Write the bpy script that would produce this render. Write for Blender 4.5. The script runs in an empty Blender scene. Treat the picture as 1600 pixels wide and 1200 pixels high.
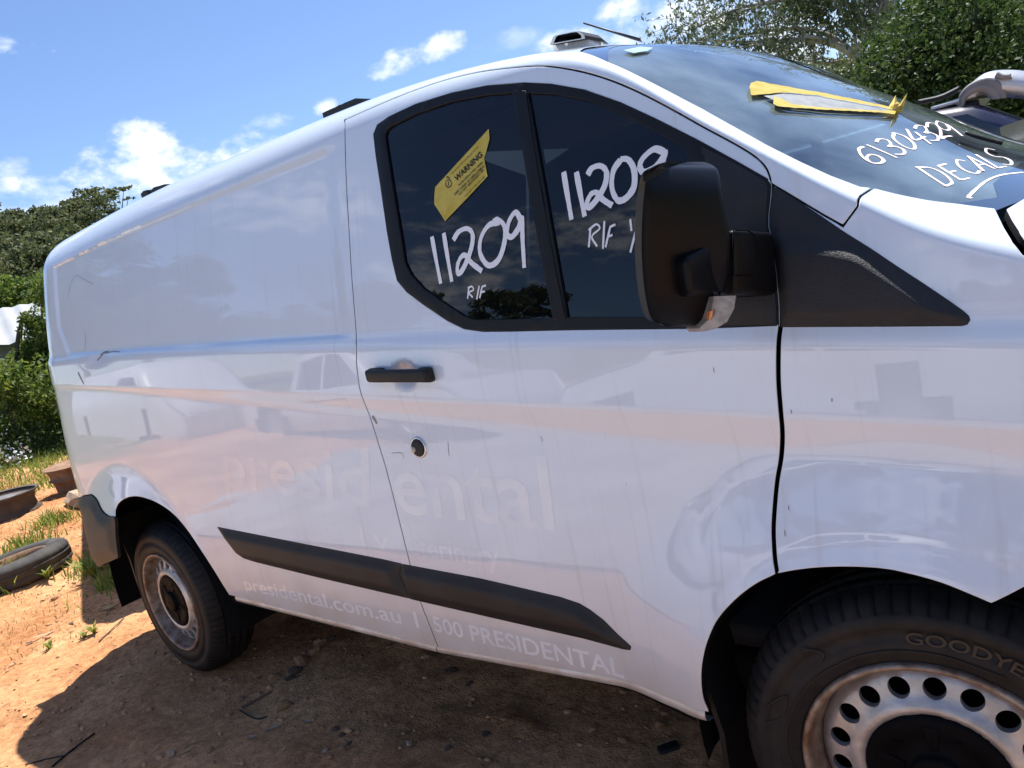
import bpy, bmesh, math, random
import numpy as np
from mathutils import Matrix, Vector
from mathutils.geometry import delaunay_2d_cdt

SC = bpy.context.scene
COL = SC.collection
rng = np.random.default_rng(7)
random.seed(7)

# ------------------------------------------------------------------ camera
F_PX = 1185.756
CAM = np.array([0.372636, -1.207902, 1.333002])
PITCH, ROLL, YAW = -0.134613, 0.233649, 0.730895
STEER = 0.115
def rotm(ax, ay, az):
    cx, sx, cy, sy, cz, sz = math.cos(ax), math.sin(ax), math.cos(ay), math.sin(ay), math.cos(az), math.sin(az)
    Rz = np.array([[cz, -sz, 0], [sz, cz, 0], [0, 0, 1]])
    Rx = np.array([[1, 0, 0], [0, cx, -sx], [0, sx, cx]])
    Ry = np.array([[cy, 0, sy], [0, 1, 0], [-sy, 0, cy]])
    return Rz @ Rx @ Ry
RM = rotm(PITCH, ROLL, YAW)
cd = bpy.data.cameras.new('camera')
cam = bpy.data.objects.new('camera', cd)
COL.objects.link(cam)
cam.matrix_world = Matrix(((RM[0, 0], RM[0, 2], -RM[0, 1], CAM[0]), (RM[1, 0], RM[1, 2], -RM[1, 1], CAM[1]),
                           (RM[2, 0], RM[2, 2], -RM[2, 1], CAM[2]), (0, 0, 0, 1)))
cd.sensor_width = 36; cd.lens = F_PX / 1600 * 36
cd.clip_start = 0.05; cd.clip_end = 3000
SC.camera = cam

# ------------------------------------------------------------------ sun, sky
SUN_DIR = Vector((-0.25, 0.71, 1.85)).normalized()
sd = bpy.data.lights.new('sun', 'SUN'); sun = bpy.data.objects.new('sun', sd); COL.objects.link(sun)
sd.energy = 3.5; sd.angle = math.radians(0.5); sd.color = (1.0, 0.96, 0.90)
sun.rotation_euler = (-SUN_DIR).to_track_quat('-Z', 'Y').to_euler()
EXPOSURE = 1.33
SC.view_settings.view_transform = 'Standard'; SC.view_settings.look = 'None'
SC.view_settings.exposure = EXPOSURE; SC.view_settings.gamma = 1.0
SC.view_settings.use_curve_mapping = False
SC.cycles.max_bounces = 8
SC.cycles.transparent_max_bounces = 24

def pix_dir(u):
    d = RM @ np.array([(u[0] - 800) / F_PX, 1, -(u[1] - 600) / F_PX])
    return d / np.linalg.norm(d)

W = bpy.data.worlds.new('World'); SC.world = W; W.use_nodes = True
def build_world():
    nt = W.node_tree; nt.nodes.clear()
    N = nt.nodes.new; L = nt.links.new
    out = N('ShaderNodeOutputWorld'); bg = N('ShaderNodeBackground'); bg.inputs[1].default_value = 0.069
    sky = N('ShaderNodeTexSky'); sky.sky_type = 'NISHITA'; sky.sun_disc = False
    sky.sun_elevation = math.asin(SUN_DIR.z)
    sky.sun_rotation = math.atan2(SUN_DIR.x, SUN_DIR.y)
    sky.air_density = 1.0; sky.dust_density = 0.35; sky.ozone_density = 3.0; sky.altitude = 100
    hs = N('ShaderNodeHueSaturation'); hs.inputs['Saturation'].default_value = 1.10; hs.inputs['Hue'].default_value = .507; L(sky.outputs[0], hs.inputs['Color'])
    tc = N('ShaderNodeTexCoord')
    def math_(op, a, b=None, c=None, clamp=False):
        n = N('ShaderNodeMath'); n.operation = op; n.use_clamp = clamp
        for i, v in enumerate((a, b, c)):
            if v is None: continue
            if isinstance(v, (int, float)): n.inputs[i].default_value = v
            else: L(v, n.inputs[i])
        return n.outputs[0]
    def dot(v):
        n = N('ShaderNodeVectorMath'); n.operation = 'DOT_PRODUCT'; L(tc.outputs['Generated'], n.inputs[0]); n.inputs[1].default_value = v
        return n.outputs['Value']
    nz = N('ShaderNodeTexNoise'); nz.inputs['Scale'].default_value = 21; nz.inputs['Detail'].default_value = 8; nz.inputs['Roughness'].default_value = 0.58
    mp = N('ShaderNodeMapping'); L(tc.outputs['Generated'], mp.inputs[0]); mp.inputs['Scale'].default_value = (1, 1, 1.7)
    L(mp.outputs[0], nz.inputs[0])
    noise = math_('MULTIPLY', math_('SUBTRACT', nz.outputs[0], 0.5), 5.2)
    # cumulus: (direction, half width, half height, softness gain, opacity)
    clouds = []
    def cl(u, ra, rb, op=1.0, tilt=0.0): clouds.append((pix_dir(u), ra / F_PX, rb / F_PX, op, tilt))
    cl((310, 255), 190, 34, .95, -0.02); cl((225, 222), 62, 30, .95); cl((130, 292), 130, 30, .9, -.08); cl((395, 235), 90, 26, .9)
    cl((622, 94), 46, 22, .9, .1); cl((680, 74), 38, 20, .85, .1); cl((510, 168), 22, 12, .8); cl((437, 190), 34, 15, .55)
    cl((20, 262), 34, 16, .6); cl((965, 22), 46, 22, .9); cl((905, 62), 60, 22, .75); cl((1060, 40), 120, 36, .85)
    cl((800, 62), 46, 16, .35); cl((1230, 70), 190, 70, .8); cl((60, 330), 160, 26, .8)
    r = np.random.default_rng(11)
    for k in range(16):
        az = math.radians(100 + 15.5 * k + r.uniform(-6, 6)); el = math.radians(r.uniform(9, 34))
        # (1,0,0)-based azimuths away from the view direction, unseen cumulus drawn larger to lift the fill light
        d = np.array([math.cos(math.radians(132) + math.radians(45) + (az - math.radians(100))), math.sin(math.radians(132) + math.radians(45) + (az - math.radians(100))), math.tan(el)])
        clouds.append((d / np.linalg.norm(d), r.uniform(.10, .30), r.uniform(.04, .09), .9, 0.0))
    tot = None
    for d, ra, rb, op, tilt in clouds:
        h = np.array([d[1], -d[0], 0]); h /= np.linalg.norm(h); up = np.cross(h, d)
        if up[2] < 0: up = -up
        hh = h * math.cos(tilt) + up * math.sin(tilt); uu = up * math.cos(tilt) - h * math.sin(tilt)
        a = math_('MULTIPLY', dot(tuple(hh)), 1 / ra)
        b = math_('MULTIPLY', dot(tuple(uu - d * float(uu @ d))), 1.0 / rb)
        b0 = float((uu @ d)) / rb
        e = math_('ADD', math_('MULTIPLY', a, a), math_('MULTIPLY', b, b))
        front = math_('GREATER_THAN', dot(tuple(d)), 0.2)
        v = math_('ADD', math_('SUBTRACT', 1.0, e), noise)
        m = math_('MULTIPLY', math_('MULTIPLY', math_('MULTIPLY', v, 0.6, clamp=True), front), op)
        tot = m if tot is None else math_('MAXIMUM', tot, m)
    mr = N('ShaderNodeMapRange'); mr.interpolation_type = 'SMOOTHSTEP'; L(tot, mr.inputs[0])
    n2 = N('ShaderNodeTexNoise'); n2.inputs['Scale'].default_value = 22; n2.inputs['Detail'].default_value = 6; L(mp.outputs[0], n2.inputs[0])
    cc = N('ShaderNodeValToRGB'); L(n2.outputs[0], cc.inputs[0])
    cc.color_ramp.elements[0].position = .3; cc.color_ramp.elements[0].color = (5.8, 6.4, 7.5, 1)
    cc.color_ramp.elements[1].position = .62; cc.color_ramp.elements[1].color = (8.1, 8.2, 8.4, 1)
    mx = N('ShaderNodeMix'); mx.data_type = 'RGBA'; L(mr.outputs[0], mx.inputs[0]); L(hs.outputs[0], mx.inputs[6]); L(cc.outputs[0], mx.inputs[7])
    L(mx.outputs[2], bg.inputs[0]); L(bg.outputs[0], out.inputs[0])
build_world()

# ------------------------------------------------------------------ materials
MATS = {}
def mat(name, color, rough=0.5, metal=0.0, coat=0.0, var=0.0, vscale=8.0, bump=0.0, bscale=60.0, spec=0.5, coat_rough=0.03, color2=None, detail=4.0, alpha_glass=None):
    m = bpy.data.materials.new(name); m.use_nodes = True
    nt = m.node_tree; b = nt.nodes['Principled BSDF']
    b.inputs['Base Color'].default_value = (*color, 1); b.inputs['Roughness'].default_value = rough; b.inputs['Metallic'].default_value = metal
    b.inputs['Coat Weight'].default_value = coat; b.inputs['Coat Roughness'].default_value = coat_rough; b.inputs['Specular IOR Level'].default_value = spec
    tc = nt.nodes.new('ShaderNodeTexCoord')
    if var > 0 or color2 is not None:
        n = nt.nodes.new('ShaderNodeTexNoise'); n.inputs['Scale'].default_value = vscale; n.inputs['Detail'].default_value = detail; n.inputs['Roughness'].default_value = .6
        nt.links.new(tc.outputs['Object'], n.inputs[0])
        cr = nt.nodes.new('ShaderNodeValToRGB'); cr.color_ramp.elements[0].position = .35; cr.color_ramp.elements[1].position = .65
        c2 = color2 if color2 is not None else tuple(min(1, c * (1 + var)) for c in color)
        c1 = color if color2 is not None else tuple(c * (1 - var) for c in color)
        cr.color_ramp.elements[0].color = (*c1, 1); cr.color_ramp.elements[1].color = (*c2, 1)
        nt.links.new(n.outputs[0], cr.inputs[0]); nt.links.new(cr.outputs[0], b.inputs['Base Color'])
    if bump > 0:
        n = nt.nodes.new('ShaderNodeTexNoise'); n.inputs['Scale'].default_value = bscale; n.inputs['Detail'].default_value = 6
        nt.links.new(tc.outputs['Object'], n.inputs[0])
        bp = nt.nodes.new('ShaderNodeBump'); bp.inputs['Strength'].default_value = bump; bp.inputs['Distance'].default_value = .01
        nt.links.new(n.outputs[0], bp.inputs['Height']); nt.links.new(bp.outputs[0], b.inputs['Normal'])
    MATS[name] = m
    return m

def paint_mat():
    """white van paint: clear coat, road film low down, rain streaks, small scratches"""
    m = mat('white_paint', (.79, .81, .84), .42, 0, 1.0, spec=.4, coat_rough=.02)
    nt = m.node_tree; b = nt.nodes['Principled BSDF']; N = nt.nodes.new; L = nt.links.new
    tc = N('ShaderNodeTexCoord'); sep = N('ShaderNodeSeparateXYZ'); L(tc.outputs['Object'], sep.inputs[0])
    def noise(scale, det=5, mapping=None):
        n = N('ShaderNodeTexNoise'); n.inputs['Scale'].default_value = scale; n.inputs['Detail'].default_value = det
        if mapping:
            mp = N('ShaderNodeMapping'); mp.inputs['Scale'].default_value = mapping; L(tc.outputs['Object'], mp.inputs[0]); L(mp.outputs[0], n.inputs[0])
        else: L(tc.outputs['Object'], n.inputs[0])
        return n.outputs[0]
    def M(op, a, b_=None, clamp=False):
        n = N('ShaderNodeMath'); n.operation = op; n.use_clamp = clamp
        for i, v in enumerate((a, b_)):
            if v is None: continue
            if isinstance(v, (int, float)): n.inputs[i].default_value = v
            else: L(v, n.inputs[i])
        return n.outputs[0]
    def rng_(v, a, b_, lo=0., hi=1.):
        n = N('ShaderNodeMapRange'); n.interpolation_type = 'SMOOTHSTEP'; L(v, n.inputs[0])
        n.inputs[1].default_value = a; n.inputs[2].default_value = b_; n.inputs[3].default_value = lo; n.inputs[4].default_value = hi
        return n.outputs[0]
    low = rng_(sep.outputs[2], .78, .36)
    film = M('MULTIPLY', low, M('ADD', .35, M('MULTIPLY', noise(7, 8), 1.0)))
    film = M('MULTIPLY', film, .66, True)
    streak = rng_(noise(6, 6, (9, 1, .35)), .56, .75, 0, .16)
    blotch = rng_(noise(3.2, 8), .5, .72, 0, .07)
    dirt = M('ADD', film, M('ADD', streak, blotch), True)
    mx = N('ShaderNodeMix'); mx.data_type = 'RGBA'; L(dirt, mx.inputs[0]); mx.inputs[6].default_value = (.725, .80, .885, 1); mx.inputs[7].default_value = (.40, .33, .25, 1)
    # thin scratches and grit specks
    vor = N('ShaderNodeTexVoronoi'); vor.inputs['Scale'].default_value = 26; mp = N('ShaderNodeMapping'); mp.inputs['Scale'].default_value = (1.6, 1, .45); L(tc.outputs['Object'], mp.inputs[0]); L(mp.outputs[0], vor.inputs[0])
    spk = M('MULTIPLY', rng_(vor.outputs['Distance'], .035, .02), rng_(noise(1.7, 2), .52, .6))
    m2 = N('ShaderNodeMix'); m2.data_type = 'RGBA'; L(M('MULTIPLY', spk, .75), m2.inputs[0]); L(mx.outputs[2], m2.inputs[6]); m2.inputs[7].default_value = (.1, .1, .12, 1)
    L(m2.outputs[2], b.inputs['Base Color'])
    L(M('SUBTRACT', 1.0, M('MULTIPLY', dirt, 1.5), True), b.inputs['Coat Weight'])
    L(rng_(noise(5, 6), .35, .8, .008, .05), b.inputs['Coat Roughness']); b.inputs['Coat IOR'].default_value = 1.6
    # faint sheet-metal waviness
    bp = N('ShaderNodeBump'); bp.inputs['Strength'].default_value = .035; bp.inputs['Distance'].default_value = .02
    L(noise(2.6, 1), bp.inputs['Height']); L(bp.outputs[0], b.inputs['Coat Normal'])
    return m
paint_mat()
mat('black_plastic', (.016, .0165, .018), .5, var=.25, vscale=6, bump=.12, bscale=420, spec=.3)
mat('grained_plastic', (.020, .0205, .023), .5, var=.2, vscale=9, bump=.35, bscale=520, spec=.35)
mat('mirror_plastic', (.0045, .005, .0065), .38, var=.15, vscale=9, bump=.05, bscale=500, spec=.14)
mat('trim_rubber', (.007, .0072, .008), .45, spec=.3)
mat('gap_black', (.004, .004, .005), .9, spec=.1)
mat('liner', (.008, .008, .009), .85, bump=.2, bscale=30, spec=.2)
mat('tyre_rubber', (.011, .011, .012), .6, var=.35, vscale=14, bump=.10, bscale=160, spec=.25, color2=(.024, .022, .021))
mat('tyre_letter', (.016, .016, .016), .42, spec=.5)
mat('steel_rim', (.36, .355, .35), .40, metal=.6, var=.2, vscale=14, bump=.08, bscale=200, color2=(.60, .60, .61))
mat('rim_rust', (.38, .32, .26), .5, metal=.5, color2=(.18, .10, .06), vscale=26, bump=.15, bscale=140)
mat('hub_cap', (.004, .0044, .0055), .55, spec=.06, var=.3, vscale=9, bump=.05, bscale=200)
mat('dark_metal', (.02, .02, .022), .5, metal=.3)
mat('chrome', (.7, .7, .7), .18, metal=1.0)
mat('sill_metal', (.62, .63, .63), .35, metal=.2, coat=.6, color2=(.42, .38, .33), vscale=11)
mat('wheelwell', (.006, .006, .007), .8, bump=.3, bscale=40, spec=.2)
mat('marker_white', (.86, .87, .90), .7, spec=.2)
mat('marker_pink', (.90, .78, .80), .7, spec=.2)
mat('tape_yellow', (.52, .38, .03), .42, var=.1, vscale=30, color2=(.62, .49, .09))
mat('print_black', (.01, .01, .012), .6)
mat('ghost_clean', (.82, .83, .85), .45, coat=.8)
mat('amber', (.75, .30, .10), .2)
mat('seat_cloth', (.06, .062, .068), .9, var=.2, vscale=30)
mat('dash_plastic', (.15, .17, .18), .7, var=.2, vscale=9)
mat('airbag_cloth', (.55, .62, .58), .85, bump=.4, bscale=14)
mat('interior_trim', (.06, .06, .065), .8)
mat('pale_trim', (.42, .42, .36), .7)
mat('leaf_dead', (.45, .30, .14), .8)
mat('lens_clear', (.36, .33, .31), .12, spec=.6, color2=(.20, .18, .17), vscale=60)

def ghost_mat():
    m = bpy.data.materials.new('ghost_patchy'); m.use_nodes = True; nt = m.node_tree; N = nt.nodes.new; L = nt.links.new; b = nt.nodes['Principled BSDF']; o = nt.nodes['Material Output']
    b.inputs['Base Color'].default_value = (.87, .91, .96, 1); b.inputs['Roughness'].default_value = .42; b.inputs['Coat Weight'].default_value = 1; b.inputs['Coat Roughness'].default_value = .03; b.inputs['Coat IOR'].default_value = 1.6; b.inputs['Specular IOR Level'].default_value = .4
    tc = N('ShaderNodeTexCoord'); n = N('ShaderNodeTexNoise'); n.inputs['Scale'].default_value = 9; n.inputs['Detail'].default_value = 7; L(tc.outputs['Object'], n.inputs[0])
    r = N('ShaderNodeValToRGB'); L(n.outputs[0], r.inputs[0]); e = r.color_ramp.elements; e[0].position = .36; e[0].color = (.73, .79, .865, 1); e[1].position = .62; e[1].color = (.83, .87, .91, 1); L(r.outputs[0], b.inputs['Base Color']); MATS['ghost_clean'] = m
ghost_mat()
def glass_mat(name, tint, ior=1.52, rough=.0, body=(.01, .014, .02), dust=.10):
    m = bpy.data.materials.new(name); m.use_nodes = True; nt = m.node_tree; nt.nodes.clear(); N = nt.nodes.new; L = nt.links.new
    o = N('ShaderNodeOutputMaterial'); tr = N('ShaderNodeBsdfTransparent'); tr.inputs[0].default_value = (*tint, 1)
    gl = N('ShaderNodeBsdfGlossy'); gl.inputs['Roughness'].default_value = rough; gl.inputs[0].default_value = (1, 1, 1, 1)
    fr = N('ShaderNodeFresnel'); fr.inputs[0].default_value = ior
    df = N('ShaderNodeBsdfDiffuse'); df.inputs[0].default_value = (*body, 1)
    tc = N('ShaderNodeTexCoord'); nz = N('ShaderNodeTexNoise'); nz.inputs['Scale'].default_value = 3.5; nz.inputs['Detail'].default_value = 7; L(tc.outputs['Object'], nz.inputs[0])
    mr = N('ShaderNodeMapRange'); L(nz.outputs[0], mr.inputs[0]); mr.inputs[1].default_value = .35; mr.inputs[2].default_value = .75; mr.inputs[3].default_value = .02; mr.inputs[4].default_value = dust
    m0 = N('ShaderNodeMixShader'); L(mr.outputs[0], m0.inputs[0]); L(tr.outputs[0], m0.inputs[1]); L(df.outputs[0], m0.inputs[2])
    mx = N('ShaderNodeMixShader'); L(fr.outputs[0], mx.inputs[0]); L(m0.outputs[0], mx.inputs[1]); L(gl.outputs[0], mx.inputs[2]); L(mx.outputs[0], o.inputs[0])
    MATS[name] = m
glass_mat('tinted_glass', (.10, .145, .20), body=(.05, .06, .08), dust=.06)
glass_mat('windscreen_glass', (.62, .76, .74), 1.95, body=(.42, .54, .58), dust=.55)
glass_mat('car_glass', (.25, .30, .30), body=(.1, .12, .12))

# ------------------------------------------------------------------ object helpers
def new_obj(name, verts, faces, m, parent=None, smooth=True, normals=None):
    me = bpy.data.meshes.new(name)
    me.from_pydata([tuple(map(float, v)) for v in verts], [], faces)
    if m is not None: me.materials.append(MATS[m] if isinstance(m, str) else m)
    if smooth: me.polygons.foreach_set('use_smooth', [True] * len(me.polygons))
    me.update()
    if normals is not None: me.normals_split_custom_set_from_vertices([tuple(map(float, n)) for n in normals])
    o = bpy.data.objects.new(name, me); COL.objects.link(o)
    if parent is not None: o.parent = parent
    return o
def from_bm(name, bm, m, parent=None, smooth=True, angle=None):
    me = bpy.data.meshes.new(name); bm.to_mesh(me); bm.free()
    if isinstance(m, (list, tuple)):
        for k in m: me.materials.append(MATS[k])
    elif m is not None: me.materials.append(MATS[m])
    if smooth:
        me.polygons.foreach_set('use_smooth', [True] * len(me.polygons))
        if angle: me.set_sharp_from_angle(angle=math.radians(angle))
    o = bpy.data.objects.new(name, me); COL.objects.link(o)
    if parent is not None: o.parent = parent
    return o
def tag(o, label=None, cat=None, group=None, kind=None):
    if label: o['label'] = label
    if cat: o['category'] = cat
    if group: o['group'] = group
    if kind: o['kind'] = kind
    return o
def thing(name, loc=(0, 0, 0), rz=0.0, **k):
    o = bpy.data.objects.new(name, None); COL.objects.link(o); o.location = loc; o.rotation_euler = (0, 0, rz); o.empty_display_size = .1
    return tag(o, **k)
def copy_tree(o, parent=None):
    c = o.copy(); COL.objects.link(c)
    if parent is not None: c.parent = parent
    for ch in list(o.children): copy_tree(ch, c)
    return c
def tube(path, radii, seg=10, cap=True):
    path = [np.array(p, float) for p in path]; n = len(path)
    if isinstance(radii, (int, float)): radii = [radii] * n
    V = []; Fc = []
    up = np.array([0.3, 0.2, 1.0])
    for i, p in enumerate(path):
        t = path[min(i + 1, n - 1)] - path[max(i - 1, 0)]; t = t / (np.linalg.norm(t) + 1e-12)
        a = np.cross(t, up); 
        if np.linalg.norm(a) < .05: a = np.cross(t, np.array([1., 0, 0]))
        a /= np.linalg.norm(a); b = np.cross(t, a)
        for k in range(seg):
            th = 2 * math.pi * k / seg
            V.append(p + radii[i] * (math.cos(th) * a + math.sin(th) * b))
    for i in range(n - 1):
        for k in range(seg):
            k2 = (k + 1) % seg
            Fc.append((i * seg + k, i * seg + k2, (i + 1) * seg + k2, (i + 1) * seg + k))
    if cap:
        Fc.append(tuple(range(seg - 1, -1, -1))); Fc.append(tuple((n - 1) * seg + k for k in range(seg)))
    return V, Fc
def lathe(profile, seg, axis='y'):
    """profile [(r, a)] revolved about +y; a = depth inward (+y)"""
    V = []; Fc = []; n = len(profile)
    for k in range(seg):
        th = 2 * math.pi * k / seg
        for r, a in profile: V.append((r * math.cos(th), a, r * math.sin(th)))
    for k in range(seg):
        k2 = (k + 1) % seg
        for i in range(n - 1): Fc.append((k * n + i, k * n + i + 1, k2 * n + i + 1, k2 * n + i))
    return V, Fc
def hexa(corners, bev=0.0, seg=3):
    """8 corners: bottom ring of four, then top ring of four"""
    bm = bmesh.new(); vs = [bm.verts.new(c) for c in corners]
    for f in ((0, 3, 2, 1), (4, 5, 6, 7), (0, 1, 5, 4), (1, 2, 6, 5), (2, 3, 7, 6), (3, 0, 4, 7)): bm.faces.new([vs[i] for i in f])
    bmesh.ops.recalc_face_normals(bm, faces=bm.faces)
    if bev > 0: bmesh.ops.bevel(bm, geom=list(bm.edges), offset=bev, segments=seg, profile=.5, affect='EDGES', clamp_overlap=True)
    return bm
def box(x0, x1, y0, y1, z0, z1, bev=0.0, seg=2):
    return hexa([(x0, y0, z0), (x1, y0, z0), (x1, y1, z0), (x0, y1, z0), (x0, y0, z1), (x1, y0, z1), (x1, y1, z1), (x0, y1, z1)], bev, seg)
def merge_bm(a, b):
    me = bpy.data.meshes.new('tmp'); b.to_mesh(me); b.free(); a.from_mesh(me); bpy.data.meshes.remove(me); return a

# ------------------------------------------------------------------ polygon tools
def densify(poly, step):
    out = []
    n = len(poly)
    for i in range(n):
        a = np.array(poly[i], float); b = np.array(poly[(i + 1) % n], float)
        k = max(1, int(math.ceil(np.linalg.norm(b - a) / step)))
        for j in range(k): out.append(a + (b - a) * j / k)
    return np.array(out)
def spline(pts, per=6, closed=False):
    """Catmull-Rom through points"""
    P = [np.array(p, float) for p in pts]; n = len(P); out = []
    rngk = range(n if closed else n - 1)
    for i in rngk:
        p0 = P[(i - 1) % n] if closed or i > 0 else 2 * P[0] - P[1]
        p1 = P[i]; p2 = P[(i + 1) % n]; p3 = P[(i + 2) % n] if closed or i + 2 < n else 2 * P[-1] - P[-2]
        for j in range(per):
            t = j / per
            out.append(.5 * ((2 * p1) + (-p0 + p2) * t + (2 * p0 - 5 * p1 + 4 * p2 - p3) * t * t + (-p0 + 3 * p1 - 3 * p2 + p3) * t ** 3))
    if not closed: out.append(P[-1])
    return np.array(out)
def area(p):
    x, y = p[:, 0], p[:, 1]; return .5 * np.sum(x * np.roll(y, -1) - np.roll(x, -1) * y)
def inside(pts, poly):
    x, y = pts[:, 0], pts[:, 1]; c = np.zeros(len(pts), bool); n = len(poly)
    for i in range(n):
        x1, y1 = poly[i]; x2, y2 = poly[(i + 1) % n]
        if y1 == y2: continue
        m = ((y1 > y) != (y2 > y)); c ^= m & (x < (x2 - x1) * (y - y1) / (y2 - y1) + x1)
    return c
def bdist(pts, poly):
    d = np.full(len(pts), 1e9); n = len(poly)
    for i in range(n):
        a = poly[i]; b = poly[(i + 1) % n]; ab = b - a; L2 = ab @ ab + 1e-18
        t = np.clip(((pts - a) @ ab) / L2, 0, 1); q = pts - a - t[:, None] * ab
        d = np.minimum(d, np.einsum('ij,ij->i', q, q))
    return np.sqrt(d)
def inset(poly, d):
    """move a closed polygon inward by d (its own interior)"""
    if area(poly) < 0: poly = poly[::-1]
    e1 = np.roll(poly, -1, 0) - poly; e0 = poly - np.roll(poly, 1, 0)
    n1 = np.stack([-e1[:, 1], e1[:, 0]], 1); n0 = np.stack([-e0[:, 1], e0[:, 0]], 1)
    n1 /= np.linalg.norm(n1, axis=1)[:, None] + 1e-12; n0 /= np.linalg.norm(n0, axis=1)[:, None] + 1e-12
    m = n1 + n0; ml = np.einsum('ij,ij->i', m, m); m = m / np.maximum(ml, .5)[:, None] * 2
    return poly + m * d
def triangulate(outer, holes, grid, aniso=1.0, shear=None, extra=None):
    loops = [outer] + list(holes)
    pts = np.concatenate(loops); edges = []; k = 0
    for l in loops:
        n = len(l); edges += [(k + i, k + (i + 1) % n) for i in range(n)]; k += n
    lo = outer.min(0); hi = outer.max(0)
    if shear is not None:
        k = np.concatenate(loops); q = k[:, 1] - shear(k[:, 0]); lo = np.array([lo[0], q.min()]); hi = np.array([hi[0], q.max()])
    gx, gy = np.meshgrid(np.arange(lo[0] + grid / 2, hi[0], grid), np.arange(lo[1] + grid / 2, hi[1], grid * aniso))
    if shear is not None: gy = gy + shear(gx)
    g = np.stack([gx.ravel(), gy.ravel()], 1)
    if len(g):
        ok = inside(g, outer)
        for h in holes: ok &= ~inside(g, h)
        g = g[ok]
        for l in loops:
            if len(g): g = g[bdist(g, l) > grid * (.45 if aniso == 1 else .28)]
    if extra is not None:
        ok = inside(extra, outer)
        for h in holes: ok &= ~inside(extra, h)
        ex = extra[ok]
        for l in loops:
            if len(ex): ex = ex[bdist(ex, l) > .0035]
        g = np.concatenate([g, ex])
    allp = np.concatenate([pts, g]) if len(g) else pts
    r = delaunay_2d_cdt([Vector((float(a), float(b))) for a, b in allp], edges, [], 0, 1e-7)
    V = np.array([(v.x, v.y) for v in r[0]]); T = [f for f in r[2]]
    cen = np.array([V[list(f)].mean(0) for f in T])
    ok = inside(cen, outer)
    for h in holes: ok &= ~inside(cen, h)
    T = [f for f, o in zip(T, ok) if o]
    return V, T
# ------------------------------------------------------------------ van body surface
WB = 2.933; ZW = 0.335
class Spl:
    def __init__(self, x, y):
        x = np.array(x, float); y = np.array(y, float); self.x = x; self.y = y
        n = len(x); h = np.diff(x); A = np.zeros((n, n)); r = np.zeros(n)
        A[0, 0] = A[-1, -1] = 1
        for i in range(1, n - 1):
            A[i, i - 1] = h[i - 1]; A[i, i] = 2 * (h[i - 1] + h[i]); A[i, i + 1] = h[i]
            r[i] = 6 * ((y[i + 1] - y[i]) / h[i] - (y[i] - y[i - 1]) / h[i - 1])
        self.m = np.linalg.solve(A, r); self.h = h
    def __call__(self, q):
        q = np.clip(q, self.x[0], self.x[-1]); i = np.clip(np.searchsorted(self.x, q) - 1, 0, len(self.h) - 1)
        h = self.h[i]; a = self.x[i + 1] - q; b = q - self.x[i]; m = self.m; y = self.y
        return m[i] * a ** 3 / (6 * h) + m[i + 1] * b ** 3 / (6 * h) + (y[i] / h - m[i] * h / 6) * a + (y[i + 1] / h - m[i + 1] * h / 6) * b
T1 = Spl([-5, -4.2, -3.3, -2.4, -1.65, -1.2, -.84, -.65, -.48, -.36, -.245, -.141, -.044, .03, .1, .2, .35, .6, .9],
         [1.76, 1.82, 1.832, 1.826, 1.802, 1.790, 1.767, 1.745, 1.706, 1.636, 1.538, 1.451, 1.369, 1.309, 1.256, 1.200, 1.130, 1.03, .92])
RAD = Spl([-5, -1.2, -.6, -.3, 0, .15, .4, .9], [.135, .125, .062, .024, .022, .035, .05, .08])
CRN = Spl([-5, -1.3, -.8, -.5, -.3, -.1, .1, .3, .9], [.04, .04, .06, .07, .09, .112, .11, .095, .08])
def sr(u, w): return np.where(u < -w, 0, np.where(u > w, u, (u + w) ** 2 / (4 * w)))
def sst(a, b, x):
    t = np.clip((x - a) / (b - a), 0, 1); return t * t * (3 - 2 * t)
def zc(s): return .991 - .1115 * s - .002 * s * s
def zb(s): return 1.1415 - .1235 * s - .0083 * s * s
HANDLE = (-1.052, 1.166)
REC = dict(top=np.array([(-4.0, 1.80), (-1.0, 1.80)]), bot=np.array([(-4.0, 1.5), (-1.0, 1.26)]), left=-3.40, corner=1.5)
def rec_mask(s, t):
    # pressed panel of the load bay: straight edges, one slanted corner low down at the rear
    w = .030
    top = np.interp(s, REC['top'][:, 0], REC['top'][:, 1]); bot = np.interp(s, REC['bot'][:, 0], REC['bot'][:, 1])
    left = REC['left'] + np.maximum(REC['corner'] - t, 0) * .62
    return sst(0, w, s - left) * sst(-1.225, -1.30, s) * sst(0, .014, t - bot) * sst(0, w, top - t)
def yside(s, t, recess=True):
    c = zc(s); b = zb(s); bw = np.clip(.052 + .020 * (s + 1.1), .018, .066)
    y = .07 * sr(t - c, .006) + .22 * (sr(c - t, .006) - sr(c - bw - t, .014)) - .03 * (sr(c - bw - t, .014) - sr(.62 - t, .06))
    y = y + .16 * sr(.50 - t, .07)
    y = y + .40 * (sr(t - b + .026, .012) - sr(t - b - .004, .012)) + .09 * sr(t - b, .03) + .12 * np.maximum(t - b, 0) ** 2
    for xw, k in ((0.0, 1.0), (-WB, .8)):
        rr = np.hypot(s - xw, t - ZW); y = y - .046 * k * (1 - sst(.41, .64, rr)) - .010 * k * (1 - sst(.40, .47, rr))
    if recess:
        y = y + .0068 * rec_mask(s, t)
        e = np.hypot((s - HANDLE[0]) / .052, (t - HANDLE[1]) / .043); y = y + .016 * (1 - sst(.25, 1.0, e))
        # crash crease ahead of the rear lamp and a shallow door dent
        y = y + .006 * np.exp(-(((s + 2.83) / .10) ** 2 + ((t - 1.40) / .02) ** 2)) + .0012 * np.exp(-(((s + .33) / .05) ** 2 + ((t - .86) / .10) ** 2))
        y = y + .0016 * np.exp(-(((s + .30 - .3 * (t - .85)) / .018) ** 2 + ((t - .84) / .09) ** 2))
    return y
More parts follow.
